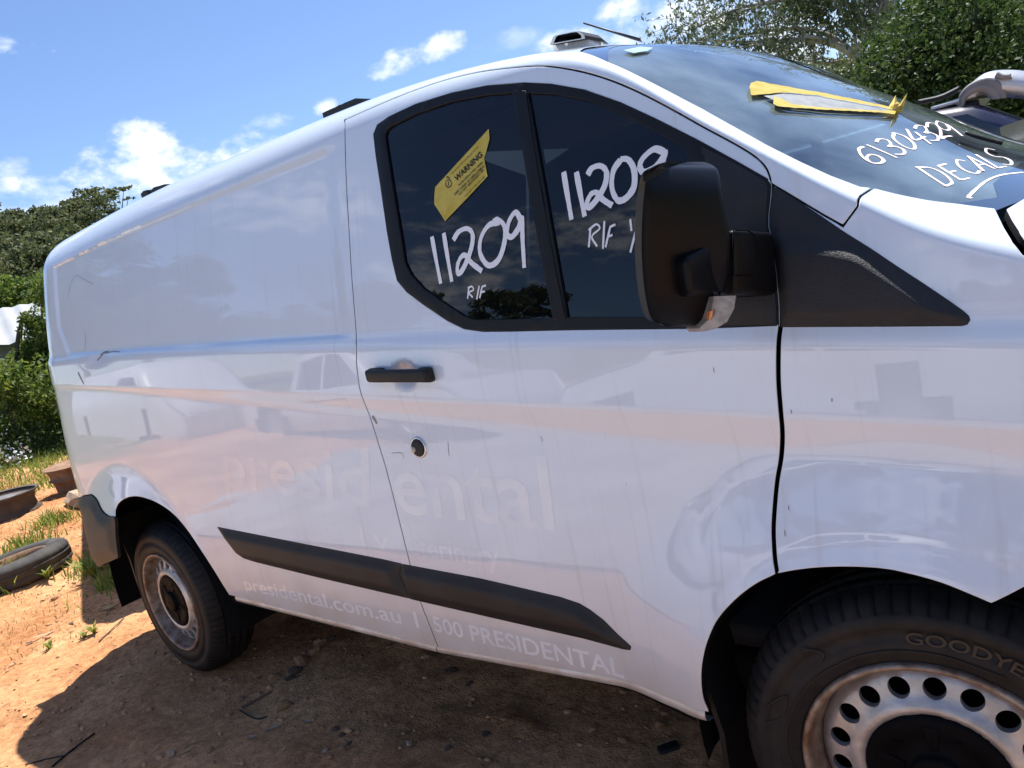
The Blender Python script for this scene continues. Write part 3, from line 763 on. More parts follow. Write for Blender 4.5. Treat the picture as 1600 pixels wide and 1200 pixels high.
lv, lf = lathe([(.2215, .016), (.2225, .008), (.2215, .001), (.2175, -.003), (.2120, -.002), (.2085, .004), (.2065, .013), (.2045, .024), (.2000, .038), (.1965, .058), (.1955, .075)], 128)
hv, hf = lathe([(.114, .030), (.1165, .021), (.1135, .0165), (.106, .0145), (.085, .013), (.080, .016), (.050, .015), (.045, .011), (.043, .004), (.038, .001), (.020, .0), (.004, .0)], 96)
kv, kf = lathe([(.19, .10), (.12, .10), (.02, .10)], 48)
def make_wheel(cx, steer, letters, y0=.030, flip=False):
    w = thing('wheel', (cx, y0, ZW), steer); w.parent = van
    w.name = 'wheel'
    ty = new_obj('tyre', tv, tf_, 'tyre_rubber', w)
    rim = new_obj('rim', rv_, rf_, 'steel_rim', w)
    new_obj('rim_lip', lv, lf, 'rim_rust', w); hc = new_obj('hub_cap', hv, hf, 'hub_cap', w); new_obj('brake_drum', kv, kf, 'gap_black', w)
    # two small vent holes and five raised spokes pressed in the cap
    bm = bmesh.new()
    for k in range(5):
        a = math.radians(18 + 72 * k + (40 if not letters else 0)); ca, sa = math.cos(a), math.sin(a)
        b = hexa([(.052, .012, -.007), (.052, .018, -.007), (.052, .018, .007), (.052, .012, .007), (.098, .0125, -.012), (.098, .018, -.012), (.098, .018, .012), (.098, .0125, .012)], .002, 2)
        bmesh.ops.transform(b, matrix=Matrix.Rotation(-a, 4, 'Y'), verts=b.verts); from_bm('cap_spoke', b, 'hub_cap', w)

    bm = bmesh.new()
    for a_, r_ in ((62, .084), (134, .084), (206, .084), (278, .084), (350, .084)):
        a_ = math.radians(a_); V_, F_ = tube([(r_ * math.cos(a_), .0105, r_ * math.sin(a_)), (r_ * math.cos(a_), .0125, r_ * math.sin(a_))], .0042, 12)
        new_obj('cap_hole', V_, F_, 'gap_black', w)
    if letters:
        V, T = text_mesh('GOODYEAR', .012); x0, x1 = V[:, 0].min(), V[:, 0].max(); xm = (x0 + x1) / 2
        def bend(V, r0, scale, a0, sx=1.0):
            th = a0 - (V[:, 0] - xm) * scale * sx / (r0 + .012); r = r0 + V[:, 1] * scale; return np.stack([r * np.cos(th), np.full(len(V), -.0022), r * np.sin(th)], 1)
        new_obj('tyre_lettering', bend(V, .2605, .030, math.radians(69), 1.35), T, 'tyre_letter', w, False)
        bm = bmesh.new()
        for pth in ([(.300, 128), (.275, 123), (.262, 126)], [(.292, 158), (.270, 150), (.262, 152), (.262, 160), (.290, 166)], [(.247, 60), (.247, 85), (.247, 110), (.247, 140), (.249, 170), (.247, 200)]):
            pp = spline([(r_ * math.cos(math.radians(a_)), -.0012, r_ * math.sin(math.radians(a_))) for r_, a_ in pth], 10)
            V_, F_ = tube(pp, .0011, 6); vs = [bm.verts.new(v) for v in V_]
            for f in F_: bm.faces.new([vs[i] for i in f])
        from_bm('sidewall_ribs', bm, 'tyre_letter', w)
    return w
wf = make_wheel(0, STEER, True); wr = make_wheel(-WB, 0, False)
wr2 = copy_tree(wr, van); wr2.location = (-WB, 1.98 - .03, ZW); wr2.rotation_euler = (0, 0, math.pi)
wf2 = copy_tree(wr, van); wf2.location = (0, 1.98 - .03, ZW); wf2.rotation_euler = (0, 0, math.pi + STEER)
from_bm('axle', merge_bm(box(-WB - .05, -WB + .05, .2, 1.8, .28, .38, .02), box(-.06, .06, .25, 1.75, .22, .32, .02)), 'dark_metal', van)
# mud flaps
def flap(pts, y0, y1, thick, name):
    V = []; n = len(pts)
    for y in (y0, y1):
        for x, z in pts: V.append((x, y, z))
        for x, z in pts: V.append((x - thick, y, z))
    Fc = []
    for i in range(n - 1):
        Fc += [(i, i + 1, 2 * n + i + 1, 2 * n + i), (n + i, 3 * n + i, 3 * n + i + 1, n + i + 1), (i, n + i, n + i + 1, i + 1), (2 * n + i, 2 * n + i + 1, 3 * n + i + 1, 3 * n + i)]
    Fc += [(0, 2 * n, 3 * n, n), (n - 1, 2 * n - 1, 4 * n - 1, 3 * n - 1)]
    return new_obj(name, V, Fc, 'black_plastic', van, False)
flap([(-.405, .62), (-.415, .50), (-.405, .40), (-.395, .33), (-.40, .25), (-.40, .16), (-.39, .12)], .035, .27, .012, 'mud_flap')
flap([(-3.285, .70), (-3.30, .60), (-3.27, .50), (-3.27, .40), (-3.255, .30), (-3.25, .22)], .05, .28, .015, 'mud_flap')
# door handle
def bar_on(p0, p1, half_h, off0, off1, m, name, parent):
    a, b = on_body([p0, p1]); n = 24; V = []; Fc = []
    up = np.array([0, 1.0]); L_ = b - a
    sec = [(-1, 0), (-.9, .55), (-.45, .95), (0, 1.0), (.45, .95), (.9, .55), (1, 0)]
    for i in range(n + 1):
        u = i / n; e = min(u, 1 - u) * np.linalg.norm(L_) / half_h; w = math.sqrt(max(0, 1 - max(0, 1 - e) ** 2)) if e < 1 else 1
        w = max(w, .05); st = a + L_ * u
        for vy, hh in sec:
            q = st + up * vy * half_h * w; V.append(PO(np.array([q[0]]), np.array([q[1]]), 0)[0] + Nrm(np.array([st[0]]), np.array([st[1]]))[0] * (off0 + (off1 - off0) * hh * (.55 + .45 * w)))
    k = len(sec)
    for i in range(n):
        for j in range(k - 1): Fc.append((i * k + j, (i + 1) * k + j, (i + 1) * k + j + 1, i * k + j + 1))
        Fc.append((i * k + k - 1, (i + 1) * k + k - 1, (i + 1) * k, i * k))
    return new_obj(name, V, Fc, m, parent)
def flat_pt(u, off=0.0):
    st = on_body([u]); return PO(st[:, 0], st[:, 1], off)[0], Nrm(st[:, 0], st[:, 1])[0]
HY = yside(np.array([HANDLE[0]]), np.array([HANDLE[1]]), False)[0]
a0, n0 = flat_pt((586, 585)); a1, _ = flat_pt((679, 584)); 
hd = (a1 - a0) / np.linalg.norm(a1 - a0)
bm = hexa([a0 - hd * .003 + n0 * .014 + (0, 0, -.016), a1 + hd * .003 + n0 * .014 + (0, 0, -.016), a1 + hd * .003 + (0, 0, -.016) + n0 * .0, a0 - hd * .003 + (0, 0, -.016) + n0 * .0,
           a0 - hd * .003 + n0 * .014 + (0, 0, .016), a1 + hd * .003 + n0 * .014 + (0, 0, .016), a1 + hd * .003 + (0, 0, .016), a0 - hd * .003 + (0, 0, .016)])
bm.free()
def bar3(a, b, n, hh, d0, d1, bev, name, m, parent):
    u = np.array([0, 0, hh]); c = [a + n * d1 - u, b + n * d1 - u, b + n * d0 - u, a + n * d0 - u, a + n * d1 + u, b + n * d1 + u, b + n * d0 + u, a + n * d0 + u]
    return from_bm(name, hexa(c, bev, 4), m, parent)
hn = bar3(a0 - hd * .002, a1 + hd * .002, n0, .0165, .016, .034, .009, 'door_handle', 'black_plastic', van)
bar3(a0 - hd * .002, a0 + hd * .050, n0, .0185, -.001, .024, .008, 'handle_mount', 'black_plastic', van)
bar3(a1 - hd * .034, a1 + hd * .002, n0, .0185, -.001, .024, .008, 'handle_mount', 'black_plastic', van)
# round dead lock
lp, ln = flat_pt((655, 699))
def disc_on(p, n, prof, m, name, parent, seg=48):
    V, Fc = lathe([(r, -a) for r, a in prof], seg); q = Vector((0, -1, 0)).rotation_difference(Vector(n)).to_matrix(); q = np.array(q)
    V = [np.array(v) @ q.T + p for v in V]; return new_obj(name, V, Fc, m, parent)
lock = disc_on(lp, ln, [(.0275, 0), (.0275, .003), (.0265, .0045), (.0235, .005), (.0225, .004)], 'chrome', 'door_lock', van)
disc_on(lp, ln, [(.0226, .003), (.0222, .0065), (.020, .008), (.008, .009), (.0001, .009)], 'print_black', 'lock_face', lock)
lk = on_body([(650.5, 701)])[0]; kp = PO(lk[:1], lk[1:], .0)[0]
disc_on(kp, ln, [(.0072, .007), (.0072, .0112), (.0062, .012), (.0001, .012)], 'sill_metal', 'key_barrel', lock)
from_bm('keyhole', hexa([kp + ln * .0118 + np.array(v) for v in ((-.0008, 0, -.0028), (.0008, 0, -.0028), (.0008, .001, -.0028), (-.0008, .001, -.0028), (-.0008, -.0006, .0028), (.0008, -.0006, .0028), (.0008, .001, .0028), (-.0008, .001, .0028))]), 'gap_black', lock)
# ------------------------------------------------------------------ mirror
def at(u, y):
    d = pix_dir(u); return CAM + d * ((y - CAM[1]) / d[1])
def ring_from(corners, rad, n=6):
    """rounded quadrilateral through four corners (3D, nearly planar)"""
    out = []; c = [np.array(q, float) for q in corners]
    for i in range(4):
        p = c[i]; a = c[i - 1] - p; b = c[(i + 1) % 4] - p; la, lb = np.linalg.norm(a), np.linalg.norm(b)
        r = min(rad, la * .45, lb * .45); s_ = p + a / la * r; e = p + b / lb * r
        for k in range(n):
            t = k / (n - 1); out.append((1 - t) ** 2 * s_ + 2 * t * (1 - t) * p + t * t * e)
    return out
def loft(rings, m, name, parent, cap=True):
    n = len(rings[0]); V = [p for r in rings for p in r]; Fc = []
    for i in range(len(rings) - 1):
        for k in range(n): k2 = (k + 1) % n; Fc.append((i * n + k, i * n + k2, (i + 1) * n + k2, (i + 1) * n + k))
    if cap: Fc.append(tuple(range(n - 1, -1, -1))); Fc.append(tuple((len(rings) - 1) * n + k for k in range(n)))
    bm = bmesh.new(); vs = [bm.verts.new(v) for v in V]
    for f in Fc: bm.faces.new([vs[i] for i in f])
    bmesh.ops.recalc_face_normals(bm, faces=bm.faces); return from_bm(name, bm, m, parent, True, 50)
mat('mirror_edge_lit', (.035, .036, .034), .35, spec=.5)  # lighter rim strip: light on the outer edge put into the colour
mirror = thing('wing_mirror', (0, 0, 0)); mirror.parent = van
LV = [((1046, 252), (1098, 253), (1024, 258)), ((1030, 256), (1113, 258), (1010, 266)), ((1021, 266), (1121, 267), (1003, 278)), ((1017, 300), (1127, 296), (998, 305)), ((1014, 345), (1136, 340), (994.5, 345)), ((1013, 385), (1142, 379), (994, 385)),
      ((1015, 430), (1138, 425), (996.5, 430)), ((1020, 470), (1122, 470), (1002, 468)), ((1027, 497), (1107, 497), (1010, 493)), ((1036, 507), (1098, 507), (1022, 503)), ((1044, 510), (1090, 510), (1034, 507))]
rows = []
for (fo, fi, ro), bk_ in zip(LV, (.075, .055, .028, .006, 0, 0, 0, 0, 0, .008, .02)):
    FO = at((fo[0] - 3, fo[1]), -.238 + bk_); FI = at((fi[0] + 9, fi[1]), -.095 + bk_); RO = at(ro, -.243); RI = FI + (RO - FO) * 1.0 + np.array([-.035, .01, 0]); rows.append([FO, FI, RI, RO])
rows = np.array(rows); rr_ = np.stack([np.stack([spline(rows[:, k], 5) for k in range(4)], 1)], 0)[0]
n_ = len(rr_); head_rings = []
for i, q in enumerate(rr_): head_rings.append(ring_from(q, .022))
loft(head_rings, 'mirror_plastic', 'mirror_housing', mirror)
edge = []
for q in rr_[6:-7]: edge += [q[3] * .96 + q[0] * .04 + np.array([-.001, -.0035, 0]), q[3] * .35 + q[0] * .65 + np.array([.0, -.0035, 0])]
new_obj('mirror_rim', edge, [(2 * i, 2 * i + 1, 2 * i + 3, 2 * i + 2) for i in range(len(edge) // 2 - 1)], 'mirror_edge_lit', mirror)
ar = [at((1072, 402), -.205), at((1145, 359), -.07), at((1145, 462), -.07), at((1080, 462), -.195)]
back = np.array([-.055, .02, 0])
bm = hexa([ar[3], ar[2], ar[2] + back, ar[3] + back, ar[0], ar[1], ar[1] + back, ar[0] + back], .010, 4)
from_bm('mirror_arm_cap', bm, 'mirror_plastic', mirror)
br = [at((1146, 357.5), -.068), at((1212, 362), .028), at((1218, 460), .026), at((1146, 461), -.068)]
bm = hexa([br[3], br[2], br[2] + back, br[3] + back, br[0], br[1], br[1] + back, br[0] + back], .010, 4)
from_bm('mirror_arm', bm, 'mirror_plastic', mirror)
def arm_pt(u, v, out=.0016):
    y = np.interp(u, [1072, 1145, 1212], [-.205, -.0695, .028]); p = at((u, v), float(y)); return p + (CAM - p) / np.linalg.norm(CAM - p) * out
for k, pth in enumerate(([(1150, 359.5), (1168, 360), (1178, 366), (1182, 378), (1182, 405), (1181, 429), (1150, 431)], [(1146, 360), (1145, 395), (1146, 431), (1128, 433), (1126, 448), (1124, 460)])):
    V, Fc = tube([arm_pt(*q) for q in pth], .0013, 6); new_obj('arm_seam', V, Fc, 'gap_black', mirror)
lens = [at(u, -.135) for u in ((1116, 463), (1150, 462), (1147, 482), (1136, 503), (1118, 514), (1100, 518), (1093, 513), (1108, 498), (1112, 482))]
V = [p for p in lens] + [p + np.array([-.035, .02, 0]) for p in lens]; n_ = len(lens)
new_obj('indicator_lens', V, [tuple(range(n_)), tuple(range(2 * n_ - 1, n_ - 1, -1))] + [(i, n_ + i, n_ + (i + 1) % n_, (i + 1) % n_) for i in range(n_)], 'lens_clear', mirror, False)
amb = [at(u, -.140) for u in ((1109, 487), (1114, 484), (1113, 494), (1108, 501))]
new_obj('indicator_bulb', list(amb) + [p + np.array([-.01, .01, 0]) for p in amb], [(0, 1, 2, 3), (7, 6, 5, 4), (0, 4, 5, 1), (1, 5, 6, 2), (2, 6, 7, 3), (3, 7, 4, 0)], 'amber', mirror, False)
m2 = copy_tree(mirror, van); m2.scale = (1, -1, 1); m2.location = (0, 1.98, 0)

# ------------------------------------------------------------------ roof fittings
def roof_pt(s, y): t = tflat(np.array([s]), y); return P(np.array([s]), t)[0]
scoop_c = roof_pt(-.66, .50)
def scoop():
    sc = thing('roof_vent_housing', tuple(scoop_c)); sc.parent = van; Y = .50
    fr = [np.array(at(u, Y)) - scoop_c for u in ((859, 70), (914, 60.5), (913, 55), (905, 48.5), (896, 49), (868, 55), (864, 58))]; n = len(fr); ctr = np.mean(fr, 0)
    inn = [a + (ctr - a) * .20 for a in fr]; deep = [p + np.array([.0, .07, 0]) for p in inn]
    back = [a * .85 + np.array([.015, .05 + .02 * k / n, -.004]) for k, a in enumerate(fr)]; tail = np.mean(back, 0) + np.array([.03, .04, -.02]); low = [a + np.array([.0, .02, -.05]) for a in fr[:2]]
    rng_ = [(k, (k + 1) % n, n + (k + 1) % n, n + k) for k in range(n)]
    new_obj('housing_rim', fr + inn, rng_, 'white_paint', sc, False)
    new_obj('housing_mouth', inn + deep, rng_ + [tuple(range(n, 2 * n))], 'gap_black', sc, False)
    new_obj('housing_shell', fr + back + [tail], [(n + k, n + (k + 1) % n, (k + 1) % n, k) for k in range(n)] + [(n + (k + 1) % n, n + k, 2 * n) for k in range(n)], 'grey_bumper', sc, False)
    from_bm('housing_foot', hexa([fr[0] + (.0, .02, -.06), fr[1] + (.02, .02, -.06), fr[1] + (.01, .08, -.06), fr[0] + (.0, .08, -.06), fr[0] + (0, .012, .004), fr[1] + (0, .012, .004), fr[1] + (.01, .06, 0), fr[0] + (0, .06, 0)]), 'white_paint', sc)
scoop()
a_tip = at((912, 36), .93); a_base = at((1000, 62.5), .93)
ant = from_bm('roof_aerial', (lambda: (lambda VF: (lambda bm: ([bm.faces.new([vs[i] for i in f]) for vs in [[bm.verts.new(v) for v in VF[0]]] for f in VF[1]], bm)[1])(bmesh.new()))(tube([a_tip, (a_tip + a_base) / 2, a_base], [.0028, .0034, .005], 8)))(), 'dark_metal', van)
for us in ([(516, 178), (526, 173), (536, 169), (543, 165)], [(543, 166), (552, 161.5), (562, 157.5), (568, 155)], [(231, 303), (235, 298.5), (240, 297)], [(246, 298), (252, 292.5), (260, 290.5), (268, 288)]):
    pts = [at(u, .38) for u in us]; V = []; n = len(pts)
    for p in pts: V += [(p[0], .35, p[2] + .002), (p[0], .41, p[2] + .002), (p[0], .41, p[2] - .06), (p[0], .35, p[2] - .06)]
    Fc = [(4 * i + k, 4 * i + 4 + k, 4 * i + 4 + (k + 1) % 4, 4 * i + (k + 1) % 4) for i in range(n - 1) for k in range(4)] + [(0, 1, 2, 3), tuple(4 * n - 4 + k for k in (3, 2, 1, 0))]
    new_obj('roof_bar_mount', V, Fc, 'black_plastic', van, False)

# ------------------------------------------------------------------ writing on the glass and faded lettering
def strokes(paths, width, off, m, name, parent, hint=None):
    for p in paths: ribbon([p], width, off, m, name, parent, hint)
def z2(*p): return [(500 + .375 * a, .375 * b) for a, b in p]
def z5(*p): return [(500 + .375 * a, 400 + .375 * b) for a, b in p]
def zw(*p): return [(1150 + .2834 * a, .2834 * b) for a, b in p]
G = -.0025
rear_num = [z2((463, 985), (478, 1070), (500, 1182)), z2((512, 970), (528, 1070), (546, 1174)),
            z2((552, 1000), (575, 965), (610, 952), (632, 975), (628, 1030), (605, 1095), (585, 1132), (571, 1138), (570, 1105), (585, 1070), (605, 1065), (628, 1095), (672, 1130)),
            z2((745, 925), (700, 938), (668, 990), (664, 1055), (698, 1105), (740, 1082), (765, 1010), (766, 945), (738, 914), (718, 922)),
            z2((836, 920), (812, 884), (785, 920), (776, 972), (796, 986), (825, 948), (837, 905), (841, 1000), (848, 1116))]
strokes(rear_num, .0125, G, 'marker_white', 'painted_number', van)
strokes([z2((1012, 715), (1028, 815), (1045, 915)), z2((1065, 715), (1082, 810), (1100, 902)),
        z2((1112, 728), (1130, 700), (1165, 690), (1190, 715), (1184, 770), (1150, 830), (1120, 862), (1108, 850), (1125, 810), (1150, 802), (1175, 830), (1215, 856)),
        z2((1250, 664), (1220, 710), (1213, 780), (1236, 832), (1270, 826), (1304, 780), (1306, 710), (1282, 665), (1248, 661)),
        z2((1432, 632), (1390, 620), (1345, 655), (1330, 690), (1345, 716), (1390, 700), (1430, 650), (1433, 630), (1424, 700), (1416, 800))], .0125, G, 'marker_white', 'painted_number', van)
strokes([z2((1124, 950), (1117, 1030)), z2((1116, 958), (1148, 934), (1162, 952), (1130, 985), (1152, 1026)), z2((1182, 920), (1176, 1036)), z2((1206, 945), (1187, 1030)), z2((1204, 946), (1228, 934)), z2((1196, 986), (1216, 978)), z2((1290, 912), (1295, 962)), z2((1312, 965), (1290, 1052))], .0045, G, 'marker_white', 'painted_note', van)
strokes([z5((617, 130), (612, 178)), z5((613, 133), (630, 127), (636, 141), (618, 153), (634, 173)), z5((660, 124), (650, 181)), z5((672, 128), (662, 176)), z5((671, 128), (689, 122)), z5((667, 151), (684, 147))], .0042, G, 'marker_white', 'painted_note', van)
WSG = -.0030
GLYPH = {'6': [[(.35, .95), (-.1, .85), (-.45, .45), (-.4, .1), (0, 0), (.4, .12), (.42, .38), (.1, .5), (-.3, .38), (-.42, .2)]], '1': [[(0, 1), (.02, .5), (0, 0)]],
    '3': [[(-.4, .88), (0, 1), (.38, .85), (.2, .6), (-.1, .52), (.3, .45), (.45, .2), (.1, 0), (-.4, .1)]], '0': [[(.05, 1), (-.4, .75), (-.42, .3), (-.05, 0), (.38, .25), (.42, .7), (.08, 1), (-.08, .97)]],
    '4': [[(-.1, 1), (-.45, .4), (.45, .42)], [(.2, .75), (.2, .4), (.2, 0)]], '2': [[(-.4, .8), (0, 1), (.38, .8), (.2, .45), (-.4, .03), (.0, .06), (.45, .0)]], '9': [[(.35, .75), (.05, 1), (-.38, .8), (-.3, .5), (.1, .48), (.36, .75), (.38, .4), (.3, 0)]],
    'D': [[(-.35, 1), (-.37, .5), (-.35, 0)], [(-.45, .98), (.2, .85), (.42, .5), (.2, .1), (-.4, 0)]], 'E': [[(.35, 1), (-.3, .98)], [(-.3, .98), (-.3, .5), (-.3, 0)], [(-.3, .01), (.0, .01), (.4, .02)], [(-.3, .52), (.25, .54)]],
    'C': [[(.4, .85), (0, 1), (-.4, .65), (-.38, .25), (0, 0), (.42, .12)]], 'A': [[(-.42, 0), (-.2, .5), (0, 1)], [(0, 1), (.2, .5), (.42, 0)], [(-.25, .38), (.28, .38)]], 'L': [[(-.3, 1), (-.3, .5), (-.3, .02)], [(-.3, .02), (.0, .02), (.4, .0)]],
    'S': [[(.38, .85), (0, 1), (-.35, .8), (-.2, .55), (.25, .42), (.36, .18), (0, 0), (-.42, .12)]]}
def zc_(x, y): return np.array([937 + .522 * x, .522 * y])
def write(word, spots, width, nm, hint):
    for ch, (bx, by, tx, ty, wx, wy) in zip(word, spots):
        b = zc_(bx, by); t = zc_(tx, ty); w = np.array([wx, wy]) * .522
        for gl in GLYPH[ch]: ribbon([[tuple(b + (t - b) * y + w * x) for x, y in gl]], width, WSG, 'marker_pink', nm, van, hint)
write('61304329', [(842, 483, 772, 434, 46, -8), (893, 467, 802, 428, 30, -8), (908, 457, 838, 411, 40, -10), (944, 441, 882, 394, 38, -10), (986, 428, 925, 381, 38, -10), (1010, 416, 952, 371, 34, -10), (1040, 407, 985, 363, 34, -10), (1078, 405, 1012, 359, 34, -8)], .0050, 'painted_stock_number', .5)
write('DECALS', [(1056, 548, 968, 490, 48, -10), (1095, 531, 1026, 488, 38, -8), (1130, 514, 1072, 474, 38, -8), (1168, 503, 1104, 462, 40, -8), (1206, 496, 1138, 455, 32, -8), (1232, 488, 1160, 440, 38, -8)], .0048, 'painted_word', .6)
strokes([zw((1585, 940), (1470, 954), (1390, 984), (1330, 1030), (1286, 1074), (1306, 1082))], .0052, WSG, 'marker_pink', 'painted_underline', van, hint=.5)

def sheet(pts, off, m, name, parent, hint=None, per=None, wrinkle=.0, grid=.012):
    st = on_body(densify(pts, 6), hint); st = st if area(st) > 0 else st[::-1]
    V, T = triangulate(st, (), grid); T = [tuple(f) if np.cross(V[f[1]] - V[f[0]], V[f[2]] - V[f[0]]) > 0 else tuple(reversed(f)) for f in T]
    w = wrinkle * .55 * (np.sin(V[:, 0] * 70 + V[:, 1] * 40) * np.sin(V[:, 1] * 90 - V[:, 0] * 33) + .5 * np.sin(V[:, 0] * 190 + V[:, 1] * 240) + 1.5)
    return new_obj(name, PO(V[:, 0], V[:, 1], off + w), T, m, parent)
def zt(*p): return [(660 + .13333 * a, 190 + .13333 * b) for a, b in p]
tape = sheet(zt((770, 82), (782, 190), (755, 300), (716, 430), (742, 560), (757, 640), (510, 905), (260, 1165), (135, 970), (133, 868), (145, 765), (350, 540), (600, 270)), -.002, 'tape_yellow', 'warning_tape', van, wrinkle=.0004, grid=.008)
TO = -.0004
def tape_text(w, a, b, up, bold=.0): text_on(w, zt(a)[0], zt(b)[0], zt(up)[0], 'print_black', 'tape_print', tape, TO, bold=bold)
tape_text('WARNING', (396, 705), (706, 402), (366, 648), .025)
tape_text('NON-DEPLOYED AIRBA', (428, 756), (712, 478), (416, 736), .015); tape_text('KEEP CLEAR OF DEPLOYMEN', (380, 866), (722, 532), (366, 844), .015); tape_text('DO NOT RECONNECT BA', (434, 866), (722, 572), (420, 846), .015)
tape_text('Queensland Fire and Rescue Service', (344, 618), (656, 298), (336, 600)); tape_text('Contact 1300 369 003', (496, 884), (730, 650), (488, 868))
em = zt(*[(303 + 34 * math.cos(a), 725 + 44 * math.sin(a)) for a in np.linspace(0, 2 * math.pi, 15)])
ribbon([em, zt((285, 665), (290, 645), (318, 668)), zt((303, 700), (303, 750))], .0022, TO, 'print_black', 'tape_emblem', tape)

# yellow tape across the windscreen, torn and lifting at its far end
wt = sheet(zw((70, 490), (78, 468), (110, 457), (210, 475), (440, 516), (700, 566), (835, 596), (905, 606), (870, 616), (700, 586), (440, 536), (250, 520), (140, 530), (80, 535)), .003, 'tape_yellow', 'windscreen_tape', van, hint=.5, wrinkle=.0012)
sheet(zw((150, 536), (260, 524), (440, 538), (700, 588), (868, 617), (800, 618), (500, 604), (300, 582), (205, 560)), .002, 'tape_back', 'tape_backing', wt, hint=.5, wrinkle=.001) if mat('tape_back', (.33, .34, .33), .5, var=.15, vscale=40) else None
sheet(zw((200, 585), (205, 545), (240, 556), (300, 584), (500, 606), (800, 620), (880, 618), (870, 640), (780, 630), (500, 618), (300, 604), (225, 598)), .003, 'tape_yellow', 'tape_edge', wt, hint=.5, wrinkle=.0014)
def crumple():
    base = on_body(zw((890, 618)), .6); b0 = PO(base[:, 0], base[:, 1], .004)[0]; n0 = Nrm(base[:, 0], base[:, 1])[0]; dep = (b0 - CAM)
    depth = dep @ RM[:, 1]
    def pt(u, k): d = pix_dir(zw(u)[0]); d = d / (d @ RM[:, 1]); return CAM + d * (depth + k)
    loops = [[(835, 600), (880, 525), (888, 560), (905, 570), (860, 612)], [(860, 612), (905, 572), (945, 512), (925, 590), (895, 628)], [(820, 606), (870, 600), (920, 612), (850, 640)], [(780, 628), (890, 630), (852, 692), (845, 660)]]
    V = []; Fc = []; r = np.random.default_rng(5)
    for li, l in enumerate(loops):
        k0 = len(V); ctr = np.mean(l, 0); V.append(pt(tuple(ctr), -.02 + .01 * li))
        for q in l: V.append(pt(q, r.uniform(-.012, .012) + .004 * li))
        n = len(l)
        for i in range(n): Fc.append((k0, k0 + 1 + i, k0 + 1 + (i + 1) % n))
    new_obj('tape_torn_end', V, Fc, 'tape_yellow', wt, False)
crumple()
sheet([(974, 79), (1000, 73.5), (1020, 75), (1012, 80), (990, 83.5)], .001, 'sticker', 'windscreen_label', van, hint=.4) if mat('sticker', (.22, .36, .33), .5) else None

# ghost of the removed lettering
GH = .0004
gh = []
def ghost(w, a, b, up, name='ghost_lettering', bold=.0, shear=0.0): text_on(w, a, b, up, 'ghost_clean', name, door if a[0] > 600 else body, GH, bold=bold, shear=shear)
ghost('ental', (622, 800), (868, 828), (606, 700), bold=.01)
ghost('presid', (352, 760), (580, 792), (344, 682), bold=.01)
ghost('eterinary', (642, 866), (783, 886), (636, 834), bold=.012)
ghost('l v', (566, 852), (610, 861), (560, 820), bold=.012)
ghost('presidental.com.au 1', (384, 921), (656, 981), (378, 900), bold=.012)
ghost('500 PRESIDENTAL', (680, 986), (976, 1060), (674, 961), bold=.012)
# scrapes on the rear quarter and the door edge
strokes([([(157, 556), (163, 551), (170, 550)], .012), ([(170, 551), (178, 549), (187, 550)], .004), ([(152, 563), (158, 557)], .008), ([(133, 520), (134, 530), (132, 548)], .003)], .011, .0006, 'scrape', 'paint_scrape', body) if mat('scrape', (.30, .29, .28), .8) else None
strokes([([(122, 582), (127, 592), (131, 600)], .012), ([(582, 650), (586, 656), (589, 662)], .010)], .014, .0006, 'scrape', 'paint_scrape', body)
strokes([[(106, 465), (110, 446), (118, 431), (130, 436), (145, 444)], [(1236, 640), (1237, 646)], [(1226, 828), (1227, 838)], [(1232, 790), (1233, 797)], [(1115, 574), (1116, 582)], [(1300, 622), (1300, 628)], [(700, 690), (701, 706), (702, 712)], [(846, 682), (848, 690)], [(612, 708), (628, 708), (631, 716)]], .0016, .0006, 'scrape', 'paint_chip', body)

# ------------------------------------------------------------------ cabin
cab = thing('cabin', (0, 0, 0)); cab.parent = van
mat('cabin_floor', (.03, .03, .032), .9)
def dash():
    V = []; Fc = []; ys = np.linspace(.14, 1.84, 30); prof = [(.16, 1.235), (.05, 1.215), (-.10, 1.205), (-.22, 1.20), (-.30, 1.175), (-.34, 1.12), (-.32, .95), (-.28, .70)]
    for y in ys:
        k = 1 + .02 * math.sin(y * 9)
        for x, z in prof: V.append((x - .14 * ((y - .99) / .85) ** 2 * (x > -.2), y, z * (1 if z < 1.1 else k)))
    n = len(prof)
    for i in range(len(ys) - 1):
        for j in range(n - 1): Fc.append((i * n + j, (i + 1) * n + j, (i + 1) * n + j + 1, i * n + j + 1))
    new_obj('dashboard', V, Fc, 'dash_plastic', cab)
dash()
def steering():
    c = np.array([-.50, .55, 1.16]); ax = np.array([-.86, 0, .5]); ax /= np.linalg.norm(ax); a = np.array([0, 1., 0]); b = np.cross(ax, a)
    path = [c + .19 * (math.cos(t) * a + math.sin(t) * b) for t in np.linspace(0, 2 * math.pi, 49)]
    V, Fc = tube(path, .015, 10, False); new_obj('steering_wheel', V, Fc, 'black_plastic', cab)
    return c, ax, a, b
sc_, sax, sa, sb_ = steering()
def cloth(c, r, name, seed):
    bm = bmesh.new(); bmesh.ops.create_icosphere(bm, subdivisions=4, radius=1); R = np.random.default_rng(seed); k = R.normal(size=(7, 3)) * 3; ph = R.uniform(0, 6, 7)
    for v in bm.verts:
        p = np.array(v.co); d = 1 + .16 * sum(math.sin(float(k[i] @ p) + ph[i]) for i in range(7)) / 2; v.co = Vector(np.array(c) + p * d * np.array(r))
    return from_bm(name, bm, 'airbag_cloth', cab)
cloth(sc_ + sax * .05 + np.array([0, 0, .02]), (.07, .15, .15), 'deployed_airbag', 2)
cloth((-.42, .28, 1.26), (.05, .05, .10), 'deployed_airbag', 5)
cloth((-.18, 1.30, 1.24), (.10, .22, .07), 'deployed_airbag', 8)
